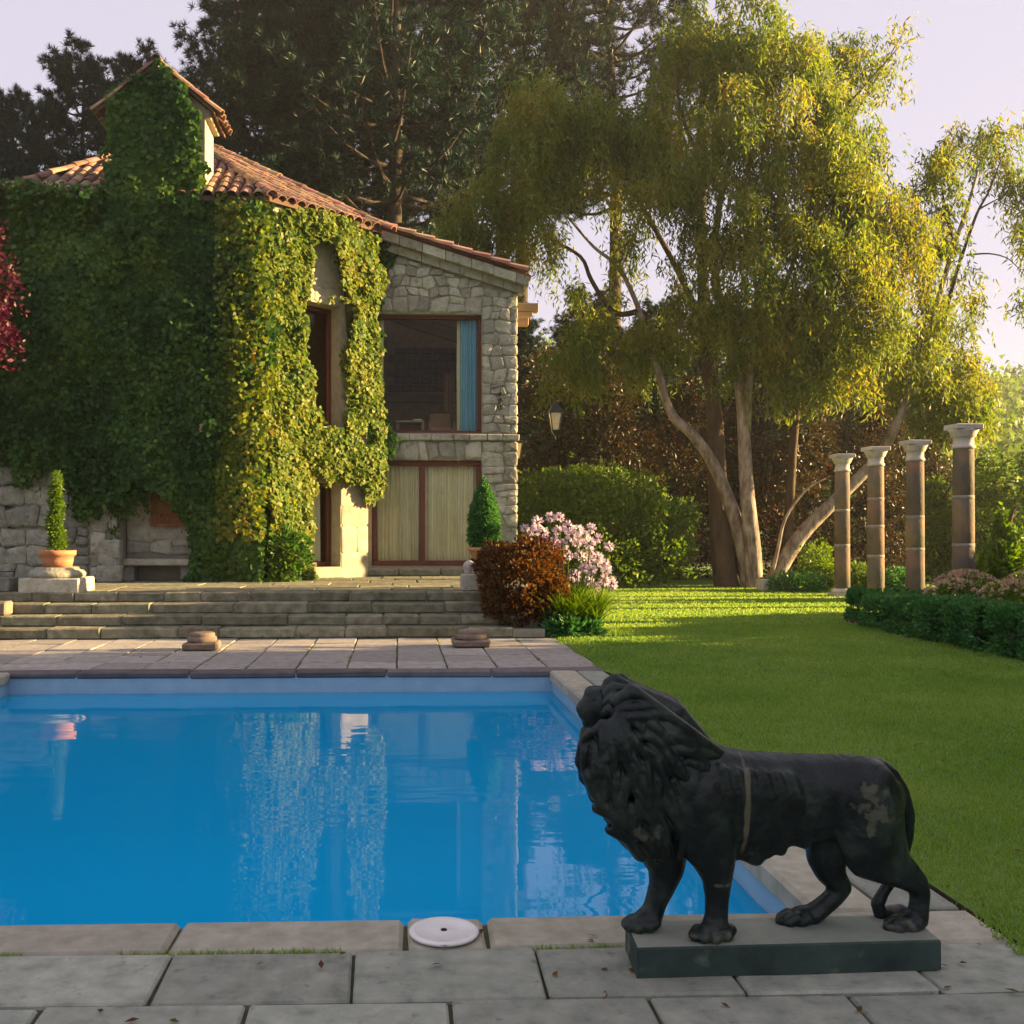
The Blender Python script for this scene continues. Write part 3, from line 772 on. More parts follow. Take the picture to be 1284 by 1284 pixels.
# room furniture
ft = thing('low_table', 'low wooden table behind the upper wing window', 'table', Fw(uw(515), -1.0, fz_up))
zt_ = zw(522)
MB().bevbox((uw(496), -1.25, zt_ - .05), (uw(533), -.75, zt_), .01, Fw).build('tabletop', M['beam'], ft)
for a in (uw(497), uw(530)):
    for n_ in (-1.22, -.83): MB().box((a, n_, fz_up), (a + .06, n_ + .06, zt_ - .051), Fw).build('leg', M['beam'], ft)
MB().bevbox((uw(499), -1.2, fz_up + .12), (uw(530), -.8, fz_up + .16), .008, Fw).build('shelf', M['beam'], ft)
bk = MB().bevbox((uw(519), -1.1, zt_ + .002), (uw(530), -.85, zt_ + .035), .006, Fw)
tag(bk.build('book', M['curtain']), 'pale book lying on the low table in the upper room', 'book')
ac = thing('armchair', 'tan armchair under the tan curtain in the upper room', 'armchair', Fw(uw(553), -1.4, fz_up))
MB().bevbox((uw(542), -1.8, fz_up + .1), (uw(572), -1.1, fz_up + .36), .04, Fw).build('seat', M['browncurtain'], ac)
MB().bevbox((uw(542), -1.98, fz_up + .1), (uw(572), -1.81, fz_up + .75), .04, Fw).build('backrest', M['browncurtain'], ac)
for a in (uw(539), uw(572)): MB().bevbox((a, -1.8, fz_up), (a + .08, -1.1, fz_up + .5), .03, Fw).build('armrest', M['browncurtain'], ac)

# ---- roofs
S = Vector((-4.75, 22.5, 10.35))
def out(p, k=.34):
    c = Vector((S.x, 22.2)); d = (Vector((p.x, p.y)) - c); d.normalize(); return Vector((p.x + d.x * k, p.y + d.y * k, EZ - .02))
RA, RB, RC, RD = out(PA), out(PB), out(PC), out(PD)
RE, RF = out(Vector((PD.x, 24.8))), out(Vector((PA.x, 24.8)))
ring = [RA, RB, RC, RD, RE, RF]
rf = MB(); th = Vector((0, 0, -.09))
n_ = len(ring)
rf.add([tuple(p) for p in ring] + [tuple(S)] + [tuple(p + th) for p in ring] + [tuple(S + th * 2)], [(k, (k + 1) % n_, n_) for k in range(n_)] + [((k + 1) % n_ + n_ + 1, k + n_ + 1, 2 * n_ + 1) for k in range(n_)] + [(k, k + n_ + 1, (k + 1) % n_ + n_ + 1, (k + 1) % n_) for k in range(n_)])
roof = rf.build('roof', M['roofdeck'], house)
def tile_mesh(L=.44, r0=.115, r1=.09, t=.016):
    v, f = [], []
    n = 7
    for (yy, r) in ((0, r1), (L, r0)):
        for rr in (r, r - t):
            for k in range(n):
                a = PI * k / (n - 1); v.append((rr * math.cos(a), yy, rr * math.sin(a) * .85))
    for k in range(n - 1):
        f += [(k, k + 1, 2 * n + k + 1, 2 * n + k), (n + k + 1, n + k, 3 * n + k, 3 * n + k + 1), (2 * n + k, 2 * n + k + 1, 3 * n + k + 1, 3 * n + k), (k + 1, k, n + k, n + k + 1)]
    f += [(0, 2 * n, 3 * n, n), (n - 1, 2 * n - 1, 4 * n - 1, 3 * n - 1)]
    me = bpy.data.meshes.new('tile'); me.from_pydata(v, [], f)
    bm = bmesh.new(); bm.from_mesh(me); bmesh.ops.recalc_face_normals(bm, faces=bm.faces); bm.to_mesh(me); bm.free()
    me.materials.append(M['tile']); return me
TILE = tile_mesh(); VERGE = tile_mesh(.45, .175, .115, .025); SMALL = tile_mesh(.40, .085, .07, .013)
def put_tile(p, down, up, parent, me=TILE, name='tile', jit=1):
    down = Vector(down).normalized(); up = Vector(up); up = (up - down * up.dot(down)).normalized(); lat = down.cross(up)
    o = bpy.data.objects.new(name, me)
    m_ = Matrix((lat, down, up)).transposed().to_4x4()
    m_.translation = Vector(p) + up * .012
    o.matrix_basis = m_ @ Matrix.Rotation(rnd.uniform(-.05, .05) * jit, 4, 'Z') @ Matrix.Rotation(rnd.uniform(-.03, .03) * jit, 4, 'X')
    return link(o, parent)
def tile_facet(P0, P1, T, parent, step=.36, lat=.235, me=TILE, T2=None, limit=999):
    """P0-P1 eave, T apex (or T-T2 ridge)"""
    P0, P1, T = Vector(P0), Vector(P1), Vector(T); T2 = Vector(T2) if T2 else T
    e = (P1 - P0); L = e.length; e.normalize()
    foot = P0 + e * (T - P0).dot(e); upv = (T - foot); H = upv.length; upv.normalize(); nrm = e.cross(upv).normalized()
    if nrm.z < 0: nrm = -nrm
    s0, s1 = (T - P0).dot(e), (T2 - P0).dot(e); c = 0
    rows_ = int(H / step)
    for r_ in range(rows_, -1, -1):
        hh = r_ * step
        f_ = (hh + .35 * step) / H
        if f_ > 1: continue
        lo, hi = s0 * f_, L + (s1 - L) * f_
        k0 = math.ceil((lo + .08) / lat)
        k = k0
        while k * lat < hi - .06:
            p = P0 + e * (k * lat) + upv * (hh + step + .02)
            if (hh + step + .02) < H + .1 and c < limit: put_tile(p, -upv, nrm, parent, me); c += 1
            k += 1
tile_facet(RB, RC, S, roof); tile_facet(RC, RD, S, roof); tile_facet(RA, RB, S, roof)
def ridge(P, Q, parent, me=TILE, step=.34, lift=.05):
    P, Q = Vector(P), Vector(Q); d = (Q - P); n = int(d.length / step); d.normalize()
    for k in range(n, -1, -1): put_tile(P + d * (k * step) + Vector((0, 0, lift)), d, (0, 0, 1), parent, me, 'ridge_tile')
ridge(S, RB, roof); ridge(S, RC, roof); ridge(S, RD, roof)
# wing roof, falling to the right, with a verge of barrel tiles along the front
UL, UR = uw(470), uw(664)
def wr(u_, y_, dz=.31): return Vector((Fw.o.x + u_, y_, wtop(u_) + dz))
m_ = MB(); q = [wr(UL, WY - .24), wr(UR, WY - .24), wr(UR, WY + 8.6), wr(UL, WY + 8.6)]
m_.add([tuple(p) for p in q] + [tuple(p + Vector((0, 0, .06))) for p in q], [(3, 2, 1, 0), (4, 5, 6, 7), (0, 1, 5, 4), (1, 2, 6, 5), (2, 3, 7, 6), (3, 0, 4, 7)])
wroof = m_.build('roof', M['roofdeck'], house)
dn = (wr(UR, WY) - wr(UL, WY)).normalized(); upn = Vector((-dn.z, 0, dn.x))
for row_ in range(8):
    k = 0
    while True:
        p = wr(UL, WY - .25 + row_ * .25, .37 if row_ == 0 else .375) + dn * (k * .41)
        if p.x > Fw.o.x + UR - .25: break
        put_tile(p, dn, upn, wroof, VERGE if row_ == 0 else TILE, jit=.7 if row_ == 0 else 1); k += 1
# beam end that sticks out under the eaves on the right
for (n_, zz, ln) in ((-.35, 381, .50), (-1.6, 383, .45)):
    MB().bevbox((LW - .3, n_ - .11, zw(zz) - .09), (LW + ln, n_ + .11, zw(zz) + .09), .012, Fw, .003).build('eave_beam', M['beam'], house)
MB().bevbox((LW - .3, -.46, zw(381) - .175), (LW + .38, -.26, zw(381) - .092), .012, Fw, .003).build('eave_beam', M['beam'], house)

# ---- chimney
CYf = 18.58
cx0, cx1 = W(141, 0, Y=CYf).x, W(257, 0, Y=CYf).x; cyb = 19.42
ch_e, ch_a = W(200, 134, Y=CYf).z, W(200, 80, Y=CYf).z
chim = MB(); chim.box((cx0, CYf, EZ - .5), (cx1, cyb, ch_e))
cxm = (cx0 + cx1) / 2
chim.add([(cx0, CYf, ch_e), (cx1, CYf, ch_e), (cxm, CYf, ch_a - .1), (cx0, cyb, ch_e), (cx1, cyb, ch_e), (cxm, cyb, ch_a - .1)], [(0, 1, 2), (5, 4, 3), (1, 4, 5, 2), (0, 2, 5, 3)])
chm = chim.build('chimney', M['creamstone'], house)
MB().bevbox((cx1 - .02, CYf - .03, ch_e - .2), (cx1 + .12, cyb + .03, ch_e - .04), .02).build('chimney_cornice', M['creamstone'], chm)
for sx, xe in ((1, cx1), (-1, cx0)):
    ov = .20 * sx
    sl = (ch_a - .1 - ch_e) / abs(cxm - xe)
    eave = Vector((xe + ov, 0, ch_e - abs(ov) * sl)); top = Vector((cxm, 0, ch_a - .1))
    d = (eave - top); Ls = d.length; d.normalize(); nn = Vector((-d.z, 0, d.x)) * (1 if sx > 0 else -1)
    if nn.z < 0: nn = -nn
    v = [(top.x, CYf - .18, top.z), (eave.x, CYf - .18, eave.z), (eave.x, cyb + .18, eave.z), (top.x, cyb + .18, top.z)]
    MB().add(v + [(a, b, c + .05) for a, b, c in v], [(3, 2, 1, 0), (4, 5, 6, 7), (0, 1, 5, 4), (1, 2, 6, 5), (2, 3, 7, 6), (3, 0, 4, 7)]).build('chimney_roof', M['roofdeck'], chm)
    for r_ in range(int((cyb - CYf + .4) / .22)):
        for k in range(3, -1, -1):
            if k * .34 > Ls - .2: continue
            put_tile(top + d * (k * .36 - .03) + Vector((0, CYf - .12 + r_ * .22, .06)), d, nn, chm)
for k in range(5): put_tile(Vector((cxm, CYf - .25 + .36 * k, ch_a - .02)), (0, 1, 0), (0, 0, 1), chm, TILE, 'ridge_tile')

# ---- wall lanterns, iron ornament
def lantern(p, label, s=1.0, arm_from=None):
    t = thing('lantern', label, 'lantern', p, 'lanterns on the wing corner')
    x, y, z = p
    gl = MB(); n = 4
    gl.lathe([(.085 * s, 0), (.155 * s, .33 * s)], p, 4); gl.build('lamp_glass', M['lampglass'], t)
    MB().lathe([(.185 * s, .331 * s), (.175 * s, .36 * s), (.10 * s, .46 * s), (.095 * s, .48 * s), (.03 * s, .55 * s), (.028 * s, .60 * s), (.045 * s, .62 * s), (.01 * s, .68 * s)], p, 4).build('lamp_cap', M['iron'], t)
    for k in range(4):
        th_ = PI / 4 * 0 + PI / 2 * (k + .5)
        MB().tube([(x + .088 * s * math.cos(th_), y + .088 * s * math.sin(th_), z), (x + .16 * s * math.cos(th_), y + .16 * s * math.sin(th_), z + .335 * s)], .012 * s, 5).build('bar', M['iron'], t)
    MB().lathe([(.02 * s, -.12 * s), (.10 * s, -.02 * s), (.10 * s, -.001)], p, 4).build('lamp_foot', M['iron'], t)
    return t
lp = W(696, 539, Y=21.6); l1 = lantern(tuple(lp), 'black lantern with frosted glass on the end of a long wall arm', 1.1)
wa = W(650, 551, Y=21.6); ar = MB()
ar.tube([(fx(648, WY) - .05, 21.6, wa.z), (lp.x, 21.6, wa.z)], .016, 6); ar.tube([(lp.x, 21.6, wa.z), (lp.x, 21.6, lp.z - .1)], .016, 6)
ar.tube([(fx(648, WY) + .02, 21.6, wa.z + .45), (fx(648, WY) + .3, 21.6, wa.z + .3), (lp.x - .25, 21.6, wa.z + .02)], .012, 6)
ar.build('arm', M['iron'], l1)
lp2 = Vector((fx(648, WY) + .10, 21.9, W(655, 575, Y=21.9).z)); l2 = lantern(tuple(lp2), 'lantern half hidden behind the corner of the stone wing', 1.0)
MB().tube([(lp2.x - .14, 21.9, lp2.z + .25), (lp2.x - .05, 21.9, lp2.z + .30)], .012, 6).build('arm', M['iron'], l2)
orn = thing('iron_ornament', 'small black wrought iron ornament on the wing stone wall', 'ornament', Fw(uw(627), .07, zw(500)))
om = MB(); uo, zo = uw(627), zw(514)
om.tube([Fw(uo, .10, zo - .02), Fw(uo, .10, zo + .44)], .014, 6); om.tube([Fw(uo, .10, zo + .42), Fw(uo, .10, zo + .54)], [.014, .003], 6)
om.build('stem', M['iron'], orn)
for k, zz in enumerate((.05, .2, .33)):
    m_ = MB(); r_ = .055 - .01 * k
    m_.tube([Fw(uo + r_ * math.sin(t * .8), .10, zo + zz + r_ * .8 * math.cos(t * .8)) for t in range(8)], .012, 6); m_.build('scroll', M['iron'], orn)
MB().tube([Fw(uo, .02, zo + .3), Fw(uo, .10, zo + .3)], .012, 6).build('fixing', M['iron'], orn)

# ------------------------------------------------------------------ ivy on the house
def smooth(a, b, x): t = np.clip((x - a) / (b - a), 0, 1); return t * t * (3 - 2 * t)
def proj(P):
    P = np.asarray(P); c, s_ = math.cos(YAW), math.sin(YAW)
    xc = P[:, 0] * c - P[:, 1] * s_; yc = P[:, 0] * s_ + P[:, 1] * c
    return CX + FPX * xc / yc, CY - FPX * (P[:, 2] - CAMZ) / yc
def inside(px, py, poly):
    r = np.zeros(len(px), bool); n = len(poly)
    for i in range(n):
        (x1_, y1_), (x2_, y2_) = poly[i], poly[(i + 1) % n]
        c = ((y1_ > py) != (y2_ > py)) & (px < (x2_ - x1_) * (py - y1_) / (y2_ - y1_ + 1e-9) + x1_); r ^= c
    return r
def wall_points(fr, u0, u1, z0, z1, dens):
    N = int((u1 - u0) * (z1 - z0) * dens)
    u_ = rng.uniform(u0, u1, N); z_ = rng.uniform(z0, z1, N)
    o, uu, nn = np.array([*fr.o, 0]), np.array([*fr.u, 0]), np.array([*fr.n, 0])
    return o + u_[:, None] * uu + z_[:, None] * np.array([0, 0, 1]), nn, u_, z_
def jitter_px(P, px, py, a=9, f=2.2):
    return px + (vnoise(P, f, 3) - .5) * 2.6 * a + (vnoise(P, f * 4, 5) - .5) * a * 1.6, py + (vnoise(P, f, 9) - .5) * 3 * a + (vnoise(P, f * 4, 11) - .5) * a * 1.6
front_poly = [(-80, 265), (20, 262), (60, 245), (138, 216), (142, 130), (205, 84), (262, 150), (258, 240), (276, 246), (345, 236), (352, 300), (352, 735), (238, 735), (236, 640), (214, 612), (190, 606), (168, 610), (150, 628), (132, 640), (118, 606), (96, 618), (78, 560), (50, 590), (20, 545), (-80, 560)]
diag_poly = [(318, 240), (345, 238), (400, 262), (474, 284), (474, 300), (474, 340), (462, 430), (470, 470), (480, 560), (474, 620), (460, 628), (448, 600), (436, 612), (424, 608), (416, 655), (408, 608), (396, 600), (388, 640), (386, 735), (318, 735)]
hole1 = [(372, 378), (440, 378), (428, 420), (432, 540), (396, 536), (384, 500), (378, 440)]
hole2 = [(384, 300), (404, 312), (424, 376), (376, 378)]
hole3 = [(384, 640), (412, 602), (430, 602), (430, 735), (384, 735)]
def ivy_layer(fr, u0, u1, z0, z1, dens, poly, holes, bulge, shift=0.0):
    P, nn, u_, z_ = wall_points(fr, u0, u1, z0, z1, dens)
    px, py = proj(P); jx, jy = jitter_px(P, px, py)
    m = inside(jx, jy, poly)
    for h in holes: m &= ~inside(px * .5 + jx * .5, py * .5 + jy * .5, h)
    m &= (vnoise(P, 1.6, 40) + .5 * vnoise(P, 5, 41)) > .36
    P, z_ = P[m], z_[m]
    off = .03 + bulge * (1.5 * np.clip(vnoise(P, .9, 20) - .25, 0, 1) + .6 * vnoise(P, 2.3, 21) ** 1.5) + .16 * vnoise(P, 5, 22) * rng.random(len(P)) + .05 * rng.random(len(P))
    P = P + nn * (off + shift)[:, None]
    ax = np.stack([rng.normal(0, .55, len(P)), rng.normal(0, .55, len(P)), rng.normal(-.75, .35, len(P))], 1) + nn * .25
    # leaf blades face outwards and a little up
    fc = nn + rng.normal(0, .42, (len(P), 3)) + np.array([0, 0, .35])
    ax = unit(ax - nn * (ax @ nn)[:, None] * .5)
    return P, ax, fc
def ivy_clumps(fr, u0, u1, z0, z1, n, poly, holes, r=(.16, .34), drop=(.3, .9), off=(.10, .34)):
    P, nn, u_, z_ = wall_points(fr, u0, u1, z0, z1, n / ((u1 - u0) * (z1 - z0)))
    px, py = proj(P); m = inside(px, py, poly) & inside(px, py + 26, poly)
    for h in holes: m &= ~inside(px, py, h) & ~inside(px, py + 22, h)
    P = P[m]; out_ = []; tang = np.array([*fr.u, 0])
    for c in P:
        R_, D_, O_ = rng.uniform(*r), rng.uniform(*drop), rng.uniform(*off); k = int(150 * (R_ / .25) * (D_ / .6) ** .7)
        t = rng.random(k) ** .8; a = rng.uniform(-1.5, 1.5, k); wd = R_ * np.sqrt(1 - .82 * t)
        out_.append(c + tang * (np.sin(a) * wd)[:, None] + nn * (O_ * (1 - .5 * t) * np.cos(a) * rng.uniform(.75, 1.05, k) + .05)[:, None] - np.array([0, 0, 1]) * (t * D_ - .12)[:, None])
    P = np.concatenate(out_); ax = np.stack([rng.normal(0, .5, len(P)), rng.normal(0, .5, len(P)), rng.normal(-.8, .3, len(P))], 1) + nn * .3
    return P, unit(ax), nn + rng.normal(0, .45, (len(P), 3)) + np.array([0, 0, .35])
def ivy_thing(label, loc, layers, mat, size, group=None, name='ivy'):
    P = np.concatenate([l[0] for l in layers]); A = np.concatenate([l[1] for l in layers]); F = np.concatenate([l[2] for l in layers])
    t = thing(name, label, 'climbing plant', loc, group)
    side_ref = np.cross(F, A); L = rng.uniform(size * .7, size * 1.25, len(P))
    leaf_cards('foliage', P, A, L, L * rng.uniform(.75, .95, len(P)), M[mat], t, face=np.cross(unit(A), unit(side_ref)))
    return t
Fch = Frame((cx0, CYf), (1, 0))
Fchs = Frame((cx1, CYf), (0, 1))
big = ivy_thing('dense dark green ivy covering the bay front and the chimney', (fx(240), FY - .3, TZ),
    [ivy_layer(Fb, -1.8, LB + .1, TZ, EZ + .1, 1250, front_poly, [], .30),
     ivy_layer(Fl, -.2, (PB - PA).length, TZ + 2.5, EZ, 900, [(-200, 200), (60, 200), (60, 600), (-200, 600)], [], .25),
     ivy_layer(Fch, -.05, cx1 - cx0 - .06, EZ - .7, ch_a, 1500, front_poly, [], .16),
     ivy_clumps(Fb, -1.6, ub(325), TZ + 1.2, EZ, 210, front_poly, [], r=(.2, .45), drop=(.4, 1.3), off=(.15, .5)), ivy_clumps(Fch, .1, cx1 - cx0 - .35, EZ - .5, ch_a - .4, 22, front_poly, [], off=(.05, .16)),
     ivy_clumps(Fb, -1.2, ub(120), EZ - .15, EZ + .12, 34, [(-200, 100), (400, 100), (400, 500), (-200, 500)], [], r=(.2, .4), drop=(.3, .7), off=(.4, .62)),
     ivy_layer(Fb, ub(130), ub(285), EZ - .9, EZ + .6, 1200, front_poly, [], .35)], 'ivy', .105)
edge_ = [(-70, 565), (-20, 560), (20, 548), (50, 592), (78, 562), (96, 620), (118, 608), (132, 642), (150, 630), (168, 612), (190, 608), (214, 614), (236, 642)]
td = []; tm = MB()
for k in range(46):
    e_ = rnd.random() * (len(edge_) - 1); i_ = int(e_); f_ = e_ - i_
    u_ = ub(edge_[i_][0] + (edge_[i_ + 1][0] - edge_[i_][0]) * f_); z_ = fz(edge_[i_][1] + (edge_[i_ + 1][1] - edge_[i_][1]) * f_) + .25
    Lt = rnd.uniform(.4, .95); ph = rnd.uniform(0, 6); nn_ = rnd.uniform(.08, .25)
    tm.tube([Fb(u_ + .05 * math.sin(3 * t_ + ph), nn_, z_ - Lt * t_) for t_ in np.linspace(0, 1, 6)], [.008, .007, .006, .005, .004, .003], 4)
    for q_ in range(int(Lt * 34)):
        t_ = rnd.random(); td.append(Fb(u_ + .05 * math.sin(3 * t_ + ph) + rnd.gauss(0, .035), nn_ + rnd.gauss(0, .03), z_ - Lt * t_))
td = np.array(td); ta = rng.normal(0, .5, td.shape) + np.array([0, -.3, -.7])
leaf_cards('tendril_leaves', td, ta, rng.uniform(.06, .11, len(td)), rng.uniform(.05, .085, len(td)), M['ivy'], big, face=np.cross(ta, np.array([0, -1.0, .3]) + rng.normal(0, .4, td.shape)))
tm.build('tendril', M['darkbark'], big)
tr = MB()
for k in range(9):
    u_ = rnd.uniform(ub(245), ub(330)); pts = [Fb(u_ + .25 * math.sin(z_ * .9 + k), .05, z_) for z_ in np.linspace(TZ, EZ - 1, 12)]
    tr.tube(pts, list(np.linspace(.045, .012, 12)), 6)
tr.build('stem', M['darkbark'], big)
gold = ivy_thing('ivy hanging round the diagonal window, sunlight put into its yellow green leaf colour', (PC.x + .9, PC.y + .6, TZ),
    [ivy_layer(Fd, -.12, LD + .25, TZ, EZ, 2100, diag_poly, [hole1, hole2, hole3], .26),
     ivy_clumps(Fd, 0, LD, TZ + 1, EZ, 90, diag_poly, [hole1, hole2, hole3], r=(.12, .24), drop=(.3, .7), off=(.08, .26)),
     ivy_clumps(Fb, ub(285), LB + .05, TZ + 1.2, EZ - .2, 60, front_poly, [], off=(.25, .5)),
     ivy_layer(Fb, ub(275), LB + .15, TZ + .8, EZ, 420, front_poly, [], .42, .06)], 'ivysun', .098)
tr = MB()
for (u_, z0_, z1_) in ((.12, TZ, EZ - .5), (.3, TZ, 5), (LD - .2, TZ + 2.6, EZ - .4), (LD - .55, TZ + 3, EZ - .4)):
    tr.tube([Fd(u_ + .08 * math.sin(z_ * 1.7), .05, z_) for z_ in np.linspace(z0_, z1_, 12)], list(np.linspace(.035, .01, 12)), 6)
tr.build('stem', M['darkbark'], gold)
ivy_thing('dark green ivy on the wing front beside its eaves', Fw(uw(478), .1, zw(350)),
    [ivy_layer(Fw, uw(440), uw(500), zw(640), zw(280), 1500, [(452, 285), (488, 296), (486, 345), (470, 392), (474, 440), (486, 520), (482, 600), (470, 620), (455, 640), (440, 560)], [], .2, .02)], 'ivy', .10)
# low clump at the foot of the creeper
def shell(n, c, r, noise=.25, seed=1, fill=.35, squash=True):
    """points near the surface of a lumpy ellipsoid"""
    d = unit(rng.normal(size=(n, 3)))
    k = 1 + noise * (vnoise(d * 2.2 + np.array(c), 1.3, seed) - .5) * 2 + noise * .5 * (vnoise(d * 5 + np.array(c), 1.3, seed + 1) - .5) * 2
    rad = k * (1 - fill * rng.random(n) ** 1.6)
    return np.array(c) + d * rad[:, None] * np.array(r), d
def bush(name, label, cat, lobes, n, size, mat, group=None, loc=None, trunk=None, zmin=None, droop=0.0, aspect=.55, bark='darkbark', seed=1, noise=.28, extra=None):
    P, D = [], []
    vol = [max(r[0] * r[2] + r[1] * r[2], .01) for c, r in lobes]; tot = sum(vol)
    for i, (c, r) in enumerate(lobes):
        a, b = shell(int(n * vol[i] / tot), c, r, noise, seed + i); P.append(a); D.append(b)
    P = np.concatenate(P); D = np.concatenate(D)
    if zmin is not None: k = P[:, 2] > zmin; P, D = P[k], D[k]
    c0 = loc or (lobes[0][0][0], lobes[0][0][1], 0)
    t = thing(name, label, cat, c0, group)
    ax = D * .7 + rng.normal(0, .6, P.shape) + np.array([0, 0, .2 - droop])
    L = rng.uniform(.65, 1.3, len(P)) * size
    leaf_cards('foliage' if cat != 'tree' else 'crown', P, ax, L, L * aspect, M[mat], t, face=np.cross(ax, D + rng.normal(0, .5, P.shape)))
    if trunk:
        m_ = MB()
        for pts, ra in trunk: m_.tube(pts, ra, 7)
        m_.build('trunk' if cat == 'tree' else 'stem', M[bark], t, True)
    return t
def stems(c, top, n, r=.02, spread=.5):
    out_ = []
    for k in range(n):
        a = 2 * PI * k / n + rnd.random(); q = Vector(c) + Vector((spread * math.cos(a), spread * math.sin(a), 0)) * .15
        e = Vector(c) + Vector((spread * math.cos(a), spread * math.sin(a), top * rnd.uniform(.7, 1)))
        out_.append(([q, (q + e) / 2 + Vector((0, 0, top * .1)), e], [r, r * .7, r * .3]))
    return out_
bush('ivy_clump', 'dark rounded ivy clump on the terrace at the foot of the creeper', 'plant', [((fx(350), FY - .15, TZ + .45), (.55, .35, .55)), ((fx(300), FY - .1, TZ + .3), (.6, .3, .4))], 4200, .10, 'ivy', zmin=TZ, trunk=stems((fx(350), FY - .1, TZ), .6, 5), loc=(fx(350), FY - .15, TZ))
# crimson shrub that leans in from the left
cp = W(2, 420, Y=16.6)
bush('crimson_shrub', 'crimson leaved shrub leaning in at the left edge before the ivy', 'shrub', [((cp.x - .3, 16.6, cp.z), (.62, .6, .55)), ((cp.x - .25, 16.7, cp.z + .85), (.5, .5, .5)), ((cp.x - .35, 16.5, cp.z + 1.55), (.42, .4, .4)), ((cp.x - 1.0, 16.8, cp.z + .6), (.8, .7, 1.3))], 5200, .085, 'crimson', trunk=[([(cp.x - 1.5, 16.9, TZ), (cp.x - 1.3, 16.8, cp.z - 1), (cp.x - .6, 16.6, cp.z)], [.07, .05, .02]), ([(cp.x - 1.3, 16.8, cp.z - 1), (cp.x - .7, 16.7, cp.z + .8)], [.04, .015])], loc=(cp.x - 1.5, 16.9, TZ), noise=.5)

# ------------------------------------------------------------------ pots and stones on the terrace and deck
pp = W(54, 744, Z=TZ); PX, PY = pp.x, 15.62
t = thing('stone_pedestal', 'square stone pedestal with round moulding at the left of the steps', 'pedestal', (PX, PY, TZ))
hw = (W(91, 0, Y=PY).x - W(17, 0, Y=PY).x) / 2
zt1 = W(54, 724, Y=PY).z; zt2 = W(54, 711, Y=PY).z
MB().bevbox((PX - hw, PY - hw * .9, TZ - .02), (PX + hw, PY + hw * .9, zt1), .018, jit=.004).build('plinth', M['stone'], t)
MB().lathe([(hw * .86, 0), (hw * .93, .03), (hw * .94, .07), (hw * .86, .11), (hw * .74, .125), (hw * .70, zt2 - zt1)], (PX, PY, zt1), 28).build('moulding', M['stone'], t, True)
r0 = (W(77, 0, Y=PY).x - W(32, 0, Y=PY).x) / 2; zt3 = W(54, 690, Y=PY).z
pot = thing('terracotta_pot', 'terracotta pot on the stone pedestal left of the steps', 'pot', (PX, PY, zt2))
hp = zt3 - zt2
MB().lathe([(r0 * .78, 0), (r0 * .86, hp * .4), (r0 * .90, hp * .68), (r0 * 1.0, hp * .70), (r0 * 1.02, hp * .97), (r0 * .98, hp), (r0 * .88, hp), (r0 * .84, hp * .8)], (PX, PY, zt2), 32).build('pot_body', M['terracotta'], pot, True)
MB().lathe([(r0 * .84, 0), (r0 * .5, .02)], (PX, PY, zt2 + hp * .82), 20).build('soil', M['soil'], pot)
px_, zt4 = W(70, 0, Y=PY).x, W(70, 602, Y=PY).z
cyl = [((px_ + .03 * math.sin(k * 1.7), PY + .02 * math.cos(k), zt3 + .06 + (zt4 - zt3 - .1) * k / 8), (.125 - .007 * k, .12 - .007 * k, .16)) for k in range(9)]
bush('slim_conifer', 'slim bright green conifer growing in the terracotta pot', 'plant', cyl, 3600, .055, 'brightshrub', loc=(px_, PY, zt2 + hp * .82), trunk=[([(px_, PY, zt2 + hp * .82), (px_, PY, zt4 - .15)], [.025, .006])], noise=.3, aspect=.4)
pl = W(6, 744, Z=TZ)
lb = MB().bevbox((pl.x - .5, 15.35, TZ - .01), (W(19, 0, Y=15.6).x, 15.8, W(6, 724, Y=15.6).z), .02, jit=.008)
tag(lb.build('stone_block', M['greystone']), 'low grey stone block left of the pedestal at the frame edge', 'stone block')
pe = W(4, 775, Y=14.1)
rs = MB().bevbox((pe.x - .6, 14.58, .302), (W(7, 0, Y=14.58).x, 14.86, W(4, 755, Y=14.58).z), .025, jit=.006)
tag(rs.build('stone_post', M['redstone']), 'reddish stone post at the left end of the steps', 'stone post')
# two old column bases on the deck
def column_base(cxp, pyb, label, wpx, htop):
    p = W(cxp, pyb, Z=0); y = p.y + .2; s_ = y / FPX
    hw_ = wpx * s_ / 2; H = W(cxp, htop, Y=y).z
    t = thing('column_base', label, 'column base', (p.x, y, 0), 'old column bases on the far pool deck', rotz=rnd.uniform(-.06, .06))
    MB().bevbox((p.x - hw_, y - hw_ * .9, 0.003), (p.x + hw_, y + hw_ * .9, H * .46), .02, jit=.008).build('plinth', M['redstone'], t)
    MB().lathe([(hw_ * .80, 0), (hw_ * .86, H * .06), (hw_ * .87, H * .2), (hw_ * .83, H * .30), (hw_ * .74, H * .33), (hw_ * .76, H * .38), (hw_ * .75, H * .50), (hw_ * .68, H * .545), (hw_ * .3, H * .55)], (p.x, y, H * .46), 24).build('torus', M['redstone'], t, True)
column_base(249.5, 817, 'weathered column base on the deck below the middle of the steps', 42, 793)
column_base(592, 812.5, 'weathered column base on the deck near the right end of the steps', 47, 790)
